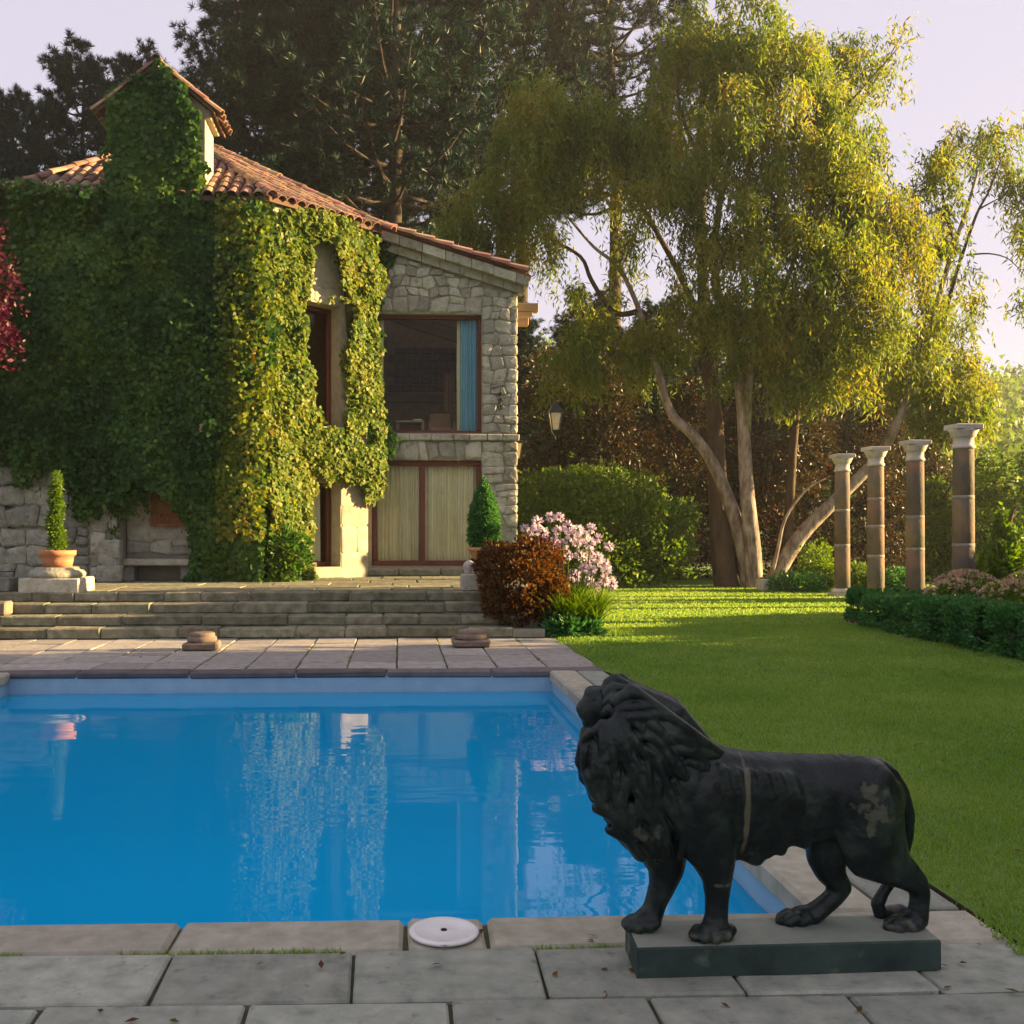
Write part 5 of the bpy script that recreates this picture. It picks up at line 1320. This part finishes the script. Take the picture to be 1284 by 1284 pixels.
# mane
Mn = Blobs()
Mn.chain([(790, 905, 0, 46, .80), (800, 945, 0, 66, .64), (795, 985, 0, 54, .66), (805, 1025, 0, 44, .72), (812, 1048, 0, 30, .8)])
Mn.chain([(790, 890, 0, 34, .9), (768, 936, 0, 34, .85), (770, 965, 0, 36, .8), (790, 1010, 0, 32, .8)])
Mn.chain([(754, 925, 0, 27, .9), (751, 955, 0, 25, .9), (764, 985, 0, 25, .9), (786, 1030, 0, 24, .9), (802, 1055, 0, 18, .9)])
Mn.chain([(775, 870, 0, 22, 1), (830, 905, 0, 36, .7), (870, 945, 0, 30, .7)])
def mane_v(px, py):
    k = 1 - ((px - 806) / 96) ** 2 - ((py - 955) / 132) ** 2
    return -.128 * math.sqrt(max(k, .03))
lr = random.Random(5)
for side in (1, -1):
    for layer in range(6):
        rs = 16 + 25 * layer; nl = 15 + 2 * layer
        for k in range(nl):
            th = math.radians(-52 + (168 if layer < 3 else 150) * (k + .5 * (layer % 2) + lr.uniform(-.25, .25)) / (nl - 1))
            if side < 0 and th > 1.2: continue
            d0 = (math.cos(th), math.sin(th)); hx, hy = 762 + d0[0] * rs, 892 + d0[1] * rs * 1.05
            Lk = lr.uniform(72, 112); bend = lr.uniform(-.75, .75); drop = .35 + .25 * layer / 5
            pts = []; x, y = hx, hy; ang = th; r00 = lr.uniform(5.5, 8.5)
            for i in range(10):
                f_ = i / 9
                r_ = r00 * (1 - .72 * f_ ** 1.3)
                # keep clear of the back line
                top = 846 + max(0, (x - 778)) * .74 if x < 905 else 940
                yy = max(y, top + r_)
                v = side * (mane_v(x, yy) - (.034 - .003 * layer) * math.sin(PI * min(1, f_ * 1.15 + .12)))
                if yy < 1078 and x < 905 and (not pts or math.hypot(x - pts[-1][0], yy - pts[-1][1]) < 26): pts.append((x, yy, v, max(r_, 3.2)))
                ang += bend * math.cos(f_ * 5.2) * .42
                ang += (PI / 2 - ang) * drop * .16
                x += math.cos(ang) * Lk / 9; y += math.sin(ang) * Lk / 9
                x = max(x, float(np.interp(y, [860, 903, 914, 960, 1000, 1015, 1050, 1078], [757, 755, 728, 726, 740, 758, 778, 800])) + r_)
            if len(pts) > 2: Mn.chain(pts, step=.3)
# fringe along the front edge, top curls behind the ear, beard
for (pts) in ([(744, 918, -.03, 9), (733, 934, -.03, 9), (728, 955, -.02, 8), (735, 975, -.015, 5)], [(740, 918, .02, 9), (731, 945, .01, 9), (733, 975, 0, 8), (745, 992, 0, 5)],
              [(748, 935, -.05, 11), (738, 970, -.05, 9), (745, 1000, -.04, 7), (757, 1012, -.03, 4)], [(760, 960, -.06, 12), (752, 990, -.05, 10), (760, 1010, -.04, 6)],
              [(772, 985, -.07, 12), (765, 1010, -.06, 10), (775, 1035, -.05, 7), (783, 1048, -.04, 4)], [(785, 1010, -.08, 12), (783, 1040, -.07, 10), (793, 1062, -.06, 7), (800, 1076, -.05, 4)],
              [(805, 1030, -.08, 12), (806, 1055, -.075, 9), (815, 1073, -.07, 5)], [(828, 1030, -.09, 12), (834, 1055, -.085, 9), (830, 1076, -.08, 5)], [(850, 1020, -.09, 12), (858, 1050, -.09, 9), (852, 1074, -.085, 5)],
              [(758, 866, -.03, 6), (762, 856, -.03, 6.5), (771, 851, -.03, 6.5), (784, 857, -.03, 5)], [(760, 862, .0, 7), (769, 852, 0, 7), (780, 850, 0, 6), (791, 858, 0, 5)],
              [(760, 872, -.05, 6.5), (768, 862, -.06, 7), (788, 866, -.065, 7), (808, 884, -.075, 5)], [(760, 882, -.06, 6.5), (770, 874, -.08, 7), (790, 882, -.09, 7), (802, 904, -.105, 6), (806, 932, -.125, 4)], [(758, 894, -.06, 6.5), (766, 890, -.085, 7), (780, 902, -.105, 7), (786, 928, -.125, 6.5), (780, 958, -.135, 4)], [(754, 908, -.05, 6.5), (760, 912, -.075, 7), (768, 932, -.10, 7), (762, 962, -.10, 6), (770, 988, -.10, 4)], [(744, 918, -.03, 7), (746, 934, -.055, 7), (738, 958, -.055, 6), (748, 988, -.055, 4)], [(734, 916, -.01, 6.5), (731, 935, -.03, 6.5), (729, 955, -.03, 5)],
              [(790, 860, 0, 9), (815, 872, .0, 9), (835, 890, 0, 9), (862, 915, 0, 8), (886, 936, 0, 5)], [(800, 868, .03, 9), (830, 888, .03, 9), (868, 922, .02, 8), (900, 940, .02, 4)], [(806, 876, -.03, 10), (838, 900, -.035, 9), (866, 928, -.04, 8), (892, 946, -.04, 4)]):
    Mn.chain(pts, step=.3)
Mn.surface('mane', M['lion'], lion, .0039, 2)
for sgn in (-1,):
    q = lp3(745, 877, -.036); eb = Blobs(); eb.ball(q, .008); 
    tmpm = bpy.data.meshes.new('eye'); tmpm.from_pydata(np.concatenate(eb.v).tolist(), [], np.concatenate(eb.f).tolist()); tmpm.materials.append(M['iron']); link(bpy.data.objects.new('eye', tmpm), lion)

# ------------------------------------------------------------------ trees
def limb(pts, r0, r1, nseg=4):
    """smooth a polyline of points into a tapering limb"""
    P_ = [Vector(p) for p in pts]; out_ = []
    for i in range(len(P_) - 1):
        p0, p1, p2, p3 = P_[max(i - 1, 0)], P_[i], P_[i + 1], P_[min(i + 2, len(P_) - 1)]
        for j in range(nseg):
            t = j / nseg
            out_.append(.5 * ((2 * p1) + (p2 - p0) * t + (2 * p0 - 5 * p1 + 4 * p2 - p3) * t * t + (3 * p1 - p0 - 3 * p2 + p3) * t ** 3))
    out_.append(P_[-1]); n = len(out_)
    return out_, [r0 + (r1 - r0) * (i / (n - 1)) ** .8 for i in range(n)]
def weeping(name, label, base, blobs, Y, limbs, dens, mat, leafL=.20, leafW=.042, strand=(.5, 1.5), seed=3, step=.085):
    t = thing(name, label, 'tree', base)
    P_, A_ = [], []
    s_ = Y / FPX
    for i, bl_ in enumerate(blobs):
        (px, py, rx, ry, dy) = bl_[:5]; dn_ = bl_[5] if len(bl_) > 5 else 1.0
        c = np.array(W(px, py, Y=Y + dy)); r = np.array([rx * s_, min(rx, ry) * s_ * .95, ry * s_])
        nc = max(4, int(dens * dn_ * rx * ry / 6400))
        dc = unit(rng.normal(size=(nc, 3)) + np.array([0, 0, .2])); cc = c + dc * r * (rng.random((nc, 1)) ** .4)
        kk = vnoise(cc, .55, seed + i) + .3 * vnoise(cc, 1.7, seed + 50); sel = kk > .50; cc = cc[sel]; dc = dc[sel]; nc = len(cc)
        if nc == 0: continue
        w_ = np.repeat(np.arange(nc), 17); K = len(w_); d = dc[w_]
        spread = rng.uniform(.12, .24, nc)[w_][:, None]
        st0 = cc[w_] + rng.normal(0, 1, (K, 3)) * spread * np.array([1, 1, .9]); Ls = rng.uniform(*strand, nc)[w_] * rng.uniform(.35, 1.1, K) * min(1, ry * s_ / 1.1)
        m = int(strand[1] / step); tt = (np.arange(m) + .5) * step
        live = tt[None, :] < Ls[:, None]
        swing = rng.normal(0, .10, (K, 2)); outw = d[:, :2] * .55
        drop = np.where(tt < .25, tt ** 2 * 2.0, tt - .125)
        x = st0[:, 0:1] + outw[:, 0:1] * (1 - np.exp(-tt * 2.2)) * .45 + swing[:, 0:1] * tt; y = st0[:, 1:2] + outw[:, 1:2] * (1 - np.exp(-tt * 2.2)) * .45 + swing[:, 1:2] * tt
        z = st0[:, 2:3] - drop[None, :] + 0 * x
        pts = np.stack([x, y, z], -1)[live]
        ax = np.stack([rng.normal(0, .55, len(pts)), rng.normal(0, .55, len(pts)), rng.normal(-.8, .35, len(pts))], 1)
        P_.append(pts + rng.normal(0, .035, pts.shape)); A_.append(ax)
    P_ = np.concatenate(P_); A_ = np.concatenate(A_); k = P_[:, 2] > .3; P_, A_ = P_[k], A_[k]
    L = rng.uniform(.65, 1.3, len(P_)) * leafL
    leaf_cards('crown', P_, A_, L, rng.uniform(.8, 1.3, len(P_)) * leafW, M[mat], t)
    for nm, pts, r0, r1, bk in limbs:
        lp_, lr_ = limb(pts, r0, r1); MB().tube(lp_, lr_, 9).build(nm, M[bk], t, True)
    return t, len(P_)
TYm = 27.0
def T(px, py, dy=0.0): return tuple(W(px, py, Y=TYm + dy))
main_limbs = [
    ('trunk', [T(912, 742, .3), T(905, 690, .4), T(899, 600, .5), T(896, 520, .6), T(884, 420, .7), T(880, 300, .7), T(878, 180, .6), T(884, 90, .5)], .38, .07, 'darkbark'),
    ('trunk', [T(941, 742), T(930, 680), T(914, 628), T(893, 580), T(868, 545), T(846, 525), T(834, 500), T(829, 478), T(812, 430, .3), T(800, 385, .5), T(775, 335, .8), T(745, 310, 1), T(712, 272, 1.2)], .23, .03, 'bark'),
    ('trunk', [T(946, 742, -.3), T(944, 690, -.3), T(938, 630, -.3), T(934, 570, -.2), T(930, 500, -.2), T(918, 440, -.2), T(905, 385, -.1), T(896, 330), T(905, 240), T(930, 150), T(945, 80)], .26, .05, 'bark'),
    ('limb', [T(936, 540, -.2), T(940, 480, -.5), T(950, 430, -.7), T(975, 380, -.9), T(1000, 310, -1), T(1015, 220, -1), T(1030, 120, -1), T(1075, 95, -1.2)], .12, .02, 'bark'),
    ('limb', [T(802, 390, .5), T(770, 392, .6), T(742, 352, .8), T(728, 322, .9), T(690, 300, 1), T(650, 280, 1.1), T(615, 262, 1.2)], .09, .02, 'darkbark'),
    ('limb', [T(884, 420, .7), T(850, 340, .6), T(800, 250, .3), T(760, 180, .2), T(700, 150, .2)], .11, .025, 'darkbark'),
    ('limb', [T(1030, 120, -1), T(1060, 130, -1.2), T(1095, 95, -1.3), T(1128, 58, -1.4)], .05, .012, 'darkbark'),
    ('limb', [T(905, 240), T(860, 160, -.3), T(845, 80, -.5)], .08, .02, 'darkbark'),
    ('limb', [T(975, 380, -.9), T(1040, 350, -1.2), T(1100, 300, -1.4), T(1125, 280, -1.5)], .06, .015, 'darkbark'),
]
main_blobs = [(935, 60, 105, 70, 0, 1.1), (860, 50, 55, 45, .5), (1005, 120, 58, 80, -.8), (950, 160, 80, 80, -1.2), (690, 150, 62, 62, .2), (655, 215, 78, 62, .3), (745, 165, 60, 45, .6), (800, 190, 68, 60, .2), (610, 262, 52, 62, .5), (660, 290, 50, 45, .6, .8), (588, 300, 30, 42, .6, .7), (870, 150, 70, 70, -.3), (850, 235, 70, 60, -.5), (930, 250, 80, 80, -1.2), (1015, 230, 70, 80, -1.4), (1060, 190, 44, 75, -.8), (1080, 260, 50, 60, -1.0), (880, 330, 62, 66, .3, .8), (960, 330, 80, 76, -1.3), (1045, 330, 74, 70, -1.6), (1110, 300, 46, 58, -1.2), (1125, 370, 60, 62, -1), (1050, 410, 76, 62, -1.6), (960, 415, 72, 66, -.8), (870, 415, 52, 56, .4, .8), (790, 300, 30, 55, .6, .45), (765, 420, 62, 46, .8, .9), (715, 440, 34, 46, .4, .9), (700, 480, 18, 30, .2, .7), (820, 440, 40, 60, .5, .8), (1000, 470, 46, 50, -1, .6), (1185, 470, 50, 56, .8), (1140, 440, 52, 60, .2), (1180, 380, 38, 60, .6), (630, 330, 30, 36, .7, .5), (700, 350, 22, 40, 1, .4), (1050, 480, 40, 40, -1.2, .5)]
wt, n1_ = weeping('weeping_tree', 'tall weeping pepper tree with three pale bare trunks behind the lawn', T(930, 742), main_blobs, TYm, main_limbs, 80, 'weep')
sprigs = [(1070, 70, 38, 34, -1.2, .9), (1050, 95, 28, 40, -1.2, .8), (1092, 110, 30, 34, -1.2, .6), (1128, 48, 22, 22, -1.4, .8), (1110, 80, 26, 24, -1.3, .5), (1120, 120, 18, 22, -1.3, .4)]
right_limbs = [
    ('trunk', [T(962, 742, .6), T(985, 700, .5), T(1010, 665, .4), T(1045, 630, .3), T(1080, 596, .2), T(1110, 560, .1), T(1132, 510, 0), T(1152, 460, -.1), T(1166, 425, -.2), T(1178, 370, -.2), T(1196, 310, -.3), T(1212, 262, -.3), T(1226, 215, -.4)], .25, .03, 'bark'),
    ('limb', [T(1160, 440, -.1), T(1178, 415, .1), T(1200, 340, .2), T(1224, 270, .2), T(1240, 240, .2), T(1255, 200, .2)], .08, .015, 'darkbark'),
    ('limb', [T(1212, 320, .2), T(1240, 318, .1), T(1265, 325, 0), T(1284, 345, 0)], .03, .008, 'darkbark'),
    ('limb', [T(1228, 262, .2), T(1250, 250, .1), T(1275, 238, .2)], .03, .008, 'darkbark'),
    ('limb', [T(964, 738, .5), T(975, 690, .2), T(985, 650, 0), T(1010, 615, -.2), T(1035, 600, -.3)], .07, .015, 'bark'),
    ('limb', [T(1196, 310, -.3), T(1185, 260, -.3), T(1178, 215, -.4)], .05, .012, 'darkbark'),
]
right_blobs = [(1205, 190, 32, 36, -.3, .75), (1245, 180, 34, 34, .1, .75), (1266, 240, 20, 52, .2, .8), (1180, 215, 24, 36, -.4, .8), (1165, 265, 34, 46, -.3, .8), (1150, 320, 40, 50, -.4), (1280, 300, 12, 40, 0, .5), (1278, 370, 12, 26, 0, .8), (1186, 300, 26, 30, 0, .6), (1235, 520, 42, 32, -.2), (1195, 510, 40, 38, .1), (1200, 425, 28, 55, .3, .9), (1215, 360, 16, 34, .2, .6), (1240, 215, 20, 30, .2, .5), (1300, 250, 30, 60, .3, .7), (1160, 520, 40, 30, .6, .6)]
weeping('leaning_tree', 'light crowned tree whose long pale trunk leans right behind the columns', T(962, 742, .6), right_blobs, TYm, right_limbs, 95, 'weep', seed=9)
TYs = TYm
weeping('eucalyptus', 'thin loose topped tree rising right of the weeping crown', T(985, 742, 2), [(a, b, c, d, 2, f) for a, b, c, d, e, f in sprigs], TYm, [('trunk', [T(985, 742, 2), T(1000, 500, 2), T(1040, 300, 2), T(1062, 150, 2), T(1070, 60, 2)], .16, .03, 'darkbark'), ('limb', [T(1062, 160, 2), T(1095, 105, 2), T(1130, 45, 2)], .05, .012, 'darkbark')], 190, 'weep', strand=(.2, .5), seed=14)

# ---- pines behind the house
def pine_parts(H, R, seed, tufts=2600):
    r_ = np.random.default_rng(seed); lr_ = random.Random(seed)
    tr_ = MB(); tr_.tube([(.15 * math.sin(z * .25 + seed), .12 * math.cos(z * .3), z) for z in np.linspace(0, H * .97, 14)], list(np.linspace(.30, .04, 14)), 8)
    br = MB(); T_, Dn = [], []
    z = H * (.18 if seed == 3 else .44)
    while z < H * .985:
        f_ = max(.03, (z - H * .18) / (H * .82)); n_b = lr_.choice((3, 4, 4, 5))
        prof = R * (1 - f_) ** .62 * (.42 + .58 * min(1, f_ * 2.6)) + .35
        a0_ = lr_.uniform(0, 6.28)
        for b in range(n_b):
            a = a0_ + 2 * PI * b / n_b + lr_.uniform(-.35, .35); Lb = prof * lr_.uniform(.55, 1.12); rise = lr_.uniform(.02, .35) + .5 * f_
            pts = [(math.cos(a) * Lb * s, math.sin(a) * Lb * s, z + Lb * rise * s ** 1.5 - .10 * Lb * math.sin(PI * s)) for s in np.linspace(0, 1, 6)]
            br.tube(pts, list(np.linspace(.075 * (1 - .5 * f_), .012, 6)), 5)
            k = int(11 + Lb * 12); s = r_.uniform(.34, 1.03, k) ** .75
            c = np.stack([np.interp(s, np.linspace(0, 1, 6), [p[i] for p in pts]) for i in range(3)], 1)
            sp_ = .12 + .26 * Lb / R * np.sin(PI * np.clip(s, .1, .9)); c += r_.normal(0, 1, (k, 3)) * np.stack([sp_, sp_, sp_ * .55], 1)
            T_.append(c); Dn.append(np.tile([math.cos(a) * .6, math.sin(a) * .6, .55], (k, 1)))
        z += lr_.uniform(.38, .62) * (1 - .25 * f_)
    T_, Dn = np.concatenate(T_), np.concatenate(Dn)
    NN = 30
    c = np.repeat(T_, NN, 0); dd = unit(r_.normal(0, .75, c.shape) + np.repeat(Dn, NN, 0))
    c = c + dd * .03
    return tr_, br, c, dd
PINES = {}
def pine(x, y, H, R, seed, label, rotz=0, scale=1.0):
    t = thing('pine_tree', label, 'tree', (x, y, 0), 'dark pines behind the house')
    if seed in PINES:
        src = PINES[seed]
        t.rotation_euler = (0, 0, rotz); t.scale = (scale,) * 3
        for ch in src:
            o = ch.copy(); C.objects.link(o); o.parent = t
        return t
    tr_, br, c, dd = pine_parts(H, R, seed)
    p0 = Vector((x, y, 0)); res = []
    for o in (tr_.build('trunk', M['pinebark'], None, True), br.build('branches', M['pinebark'], None),
              leaf_cards('crown', c, dd, .23, .030, M['pine'], None, tri=True)):
        o.parent = t; res.append(o)
    PINES[seed] = res
    return t
def px_x(px, Y): return W(px, 0, Y=Y).x
pine(px_x(300, 33), 33, 19.5, 4.3, 1, 'broad dark pine rising just right of the chimney')
pine(px_x(395, 36), 36, 26, 5.0, 2, 'tall dark pine second to the right of the chimney, cut by the top edge')
pine(px_x(100, 37), 37, 19.2, 3.9, 3, 'smaller pine left of the chimney above the ivy roof edge')
pine(px_x(490, 34), 34, 24, 4.6, 1, 'tall dark pine above the gap between bay and wing roofs', 2.1, 1.4)
pine(px_x(585, 38), 38, 26, 4.6, 2, 'tall dark pine standing behind the wing roof', 1.3, 1.28)
pine(px_x(20, 40), 40, 15.0, 3.6, 3, 'pine at the far left edge of the photo', 2.4, .98)
pine(px_x(175, 36), 36, 17, 3.6, 3, 'pine whose top shows just left of the chimney cap', 4.0, .97)
pine(px_x(650, 42), 42, 24, 4.6, 2, 'dark pine behind the left side of the weeping tree', 3.3, 1.32)
pine(px_x(440, 41), 41, 24, 4.6, 1, 'dark pine farther back between the two tall pines right of the chimney', 4.4, 1.25)
pine(px_x(345, 40), 40, 24, 4.6, 2, 'dark pine farther back just right of the chimney', 5.4, .92)
pine(px_x(-60, 38), 38, 15, 3.6, 3, 'pine beyond the left edge of the ivy covered bay', 5.2, .88)
pine(px_x(250, 42), 42, 17, 3.6, 1, 'pine behind the chimney roof, mostly hidden', .7, .82)

pine(px_x(765, 43), 43, 24, 4.6, 2, 'dark pine top behind the weeping tree, right of the sky gap', 1.9, 1.36)
for i_, (px_, Y_, sc_, lab_) in enumerate([(640, 36, .52, 'low dark pine just behind the wing roof corner'), (735, 38, .56, 'low dark pine behind the wall lantern'), (820, 37.5, .53, 'low dark pine behind the curved pale trunk'), (900, 38.5, .55, 'low dark pine straight behind the brown trunk'), (975, 38, .54, 'low dark pine right of the straight pale trunk'), (1050, 38.5, .53, 'low dark pine behind the farthest column'), (1125, 39, .5, 'low dark pine behind the leaning trunk')]):
    tp_ = pine(px_x(px_, Y_), Y_, 19.2, 3.9, 3, lab_, 1.3 * i_, sc_); tp_['group'] = 'low dark pines behind the thicket'; tp_.scale = (sc_ * 1.35, sc_ * 1.35, sc_)
# ---- thicket under and behind the weeping tree
def thicket(px, py_top, py_bot, wpx, Y, mat, label, n, size, name='conifer_tree', cat='tree', group='brown conifers behind the lawn', seed=1, aspect=.35):
    c = W(px, (py_top + py_bot) / 2, Y=Y); s_ = Y / FPX; zt_ = W(px, py_top, Y=Y).z; rx = wpx / 2 * s_
    lobes = []; lr_ = random.Random(seed)
    nl = max(5, int(zt_ / .62))
    for k in range(nl):
        f_ = k / (nl - 1); rr = rx * (1 - .55 * f_ ** 2)
        for j in range(3):
            a = lr_.uniform(0, 6.28); lobes.append(((c.x + math.cos(a) * rr * .5, Y + math.sin(a) * rr * .4, .3 + (zt_ - .9) * f_ + lr_.uniform(-.2, .2)), (rr * lr_.uniform(.42, .68), rr * lr_.uniform(.4, .6), lr_.uniform(.32, .62))))
    return bush(name, label, cat, lobes, n, size, mat, group, (c.x, Y, 0), [limb([(c.x, Y, 0), (c.x + .1, Y, zt_ * .5), (c.x, Y, zt_ * .9)], .14, .03), *[limb([(c.x, Y, zt_ * q_), (c.x + rx * .5 * math.cos(q_ * 40), Y + rx * .3 * math.sin(q_ * 40), zt_ * q_ + .5), (c.x + rx * .85 * math.cos(q_ * 40), Y + rx * .5 * math.sin(q_ * 40), zt_ * q_ + .6)], .05, .01) for q_ in (.15, .25, .35, .45, .55, .65, .75)]], .05, 0.2, aspect, seed=seed, noise=.45)
thicket(690, 440, 730, 130, 31.5, 'brownleaf', 'brown green conifer right behind the wing corner lantern', 13000, .16, seed=2)
thicket(775, 455, 730, 140, 31, 'brownleaf', 'brown green conifer above the large green shrub', 14000, .16, seed=3)
thicket(850, 470, 735, 120, 31.5, 'brownleaf', 'brown conifer just left of the pale trunks', 13000, .16, seed=4)
thicket(990, 440, 738, 150, 32, 'brownleaf', 'brown conifer just right of the pale trunks', 16000, .16, seed=5)
thicket(1090, 460, 738, 140, 33, 'brownleaf', 'brown green conifer behind the farthest two columns', 14000, .16, seed=6)
thicket(1170, 500, 738, 120, 34, 'brownleaf', 'brown green conifer behind the two nearest columns', 12000, .16, seed=7)
thicket(925, 500, 738, 110, 33, 'brownleaf', 'dark conifer in the gap behind the pale trunks', 10000, .16, seed=8)
for i, (px, pyt, w_, Y, lab) in enumerate([(1245, 560, 120, 30, 'hazy green bush right of the nearest column'), (1180, 600, 90, 30.5, 'hazy green bush between the two nearest columns'), (1310, 545, 130, 29, 'hazy green bush at the right frame edge'), (1262, 640, 70, 22, 'bright green bush low at the right edge behind the bed')]):
    thicket(px, pyt, 738, w_, Y, 'brightshrub' if i == 3 else 'shrub', lab, 9000, .13, 'green_bush', 'shrub', 'green bushes at the right', 30 + i, .5)
# large green shrub and small shrubs under the trees
gs = lambda px, py, Y: tuple(W(px, py, Y=Y))
sc = 28.0 / FPX
bush('large_shrub', 'large spreading green shrub between the house and the pale trunks', 'shrub',
     [(gs(740, 665, 27.6), (85 * sc, 1.6, 62 * sc)), (gs(800, 650, 27.8), (60 * sc, 1.4, 42 * sc)), (gs(690, 640, 27.8), (60 * sc, 1.4, 44 * sc)), (gs(820, 690, 27.4), (48 * sc, 1.3, 40 * sc)), (gs(765, 620, 28), (55 * sc, 1.3, 34 * sc)), (gs(660, 680, 27.6), (50 * sc, 1.2, 50 * sc)), (gs(845, 650, 28), (30 * sc, .9, 26 * sc)), (gs(720, 605, 28.2), (45 * sc, 1, 22 * sc)), (gs(740, 700, 27), (80 * sc, 1.2, 34 * sc))], 30000, .13, 'shrub', loc=(gs(755, 740, 27.8)[0], 27.8, 0), zmin=.05, trunk=[limb([(gs(755, 740, 27.8)[0] + .2 * k, 27.8, 0), (gs(755, 740, 27.8)[0] + .6 * k, 27.6, 1.1), (gs(755, 740, 27.8)[0] + 1.1 * k, 27.5, 1.9)], .07, .02) for k in (-1, -.3, .4, 1)], noise=.4, aspect=.5)
for (px, pyt, pyb, wp, Y, lab, mat) in [(1023, 682, 738, 40, 25.5, 'small bright green shrub left of the farthest column', 'brightshrub'), (998, 722, 742, 70, 25, 'low dark hedge mound left of the farthest column', 'hedge'), (1078, 710, 742, 44, 25, 'low green shrub between the two farthest columns', 'shrub'), (1125, 716, 742, 50, 24.5, 'low green shrub behind the second column gap', 'hedge')]:
    c = W(px, (pyt + pyb) / 2, Y=Y); s_ = Y / FPX
    bush('small_shrub', lab, 'shrub', [((c.x, Y, c.z), (wp / 2 * s_, .5, (pyb - pyt) / 2 * s_ + .05)), ((c.x + .15, Y, c.z * .6), (wp / 2 * s_ * .9, .5, (pyb - pyt) / 2.6 * s_))], 2600, .09, mat, loc=(c.x, Y, 0), zmin=.02, trunk=stems((c.x, Y, 0), c.z, 5, .02, .3), noise=.35, aspect=.5)
bx = W(955, 739, Z=0)
tg = thing('stone_trough', 'small pale stone trough at the foot of the pale trunks', 'trough', (bx.x, 25.6, 0))
m_ = MB().bevbox((bx.x - .26, 25.4, 0), (bx.x + .26, 25.8, .30), .02); m_.build('trough_body', M['whitestone'], tg)
MB().bevbox((bx.x - .22, 25.45, .302), (bx.x + .22, 25.75, .312), .003).build('soil', M['soil'], tg)

# ---- trees on the right, outside the frame, that keep the pool and the near lawn in shade
for i, (x, y, H, R) in enumerate([(16.5, 4.5, 9, 3.2), (17.5, 9.4, 9.5, 3.5), (17.0, 16.0, 2.6, 2.0), (16.0, -1.5, 9, 3.2)]):
    sl_ = ['leafy shade tree right of the lawn level with the lion', 'leafy shade tree right of the lawn level with the pool', 'low broad shade tree right of the lawn level with the steps', 'leafy shade tree right of the lawn behind the camera'][i]
    lobes = []; lr_ = random.Random(70 + i)
    for k in range(18):
        a = lr_.uniform(0, 6.28); zz = lr_.uniform(.12, .8) * H
        lobes.append(((x + math.cos(a) * R * .45, y + math.sin(a) * R * .62, zz), (R * .62, R * .7, H * .2)))
    bush('broad_tree', sl_, 'tree', lobes, 9000 if i == 2 else 26000, .34, 'shrub', 'shade trees right of the lawn', (x, y, 0), [limb([(x, y, 0), (x + .2, y, H * .4), (x, y + .1, H * .8)], .25, .05)], .05, 0, .6, seed=80 + i)

# ---- far wood on the hillside
n = 9000
tx = rng.uniform(-110, 190, n); ty = 48 + 92 * rng.random(n) ** .8
k = (np.abs(tx / ty) < 1.1); tx, ty = tx[k], ty[k]; n = len(tx)
hz = hill_z(tx, ty); cl = 42
cc = np.repeat(np.stack([tx, ty, hz + 1.2], 1), cl, 0) + rng.normal(0, 1, (n * cl, 3)) * np.array([1.1, 1.1, 1.5]) * np.repeat((.6 + ty / 170), cl)[:, None]
o = leaf_cards('far_wood', cc, rng.normal(0, 1, cc.shape) + np.array([0, 0, .4]), np.repeat(.32 + ty / 300, cl), np.repeat(.28 + ty / 340, cl), M['shrub'], None, tri=True)
tag(o, 'hazy wooded hillside far beyond the garden', 'wood', kind='stuff')

# ---- fallen leaves
n = 150; fx_ = np.concatenate([rng.uniform(-2.4, 2.2, 46), rng.uniform(-5, 2.2, 34), rng.uniform(2.3, 7, 70)]); fy_ = np.concatenate([rng.uniform(3.05, 3.8, 46), rng.uniform(11.1, 14, 34), rng.uniform(3.6, 16, 70)])
fzz = np.where(fx_ > DX1, .035, .010)
o = leaf_cards('fallen_leaves', np.stack([fx_, fy_, fzz], 1), np.stack([rng.normal(0, 1, n), rng.normal(0, 1, n), rng.normal(0, .12, n)], 1), rng.uniform(.025, .055, n), rng.uniform(.012, .024, n), M['redbush'], None, face=np.tile([0, 0, 1.0], (n, 1)) + rng.normal(0, .2, (n, 3)))
tag(o, 'scattered small fallen leaves on the paving and lawn', 'leaves', kind='stuff')

# ------------------------------------------------------------------ evening haze
hz_ = MB(); hz_.box((-300, -20, -3), (300, 300, 29))
hm = bpy.data.materials.new('evening_haze'); hm.use_nodes = True; nt = hm.node_tree; nt.nodes.clear()
ho = nt.nodes.new('ShaderNodeOutputMaterial'); hp = nt.nodes.new('ShaderNodeVolumePrincipled')
hp.inputs['Color'].default_value = (.97, .95, .93, 1); hp.inputs['Density'].default_value = .0006; hp.inputs['Anisotropy'].default_value = .35
nt.links.new(hp.outputs[0], ho.inputs['Volume'])
tag(hz_.build('haze', hm), 'thin warm evening haze over the whole garden', 'haze', kind='stuff')
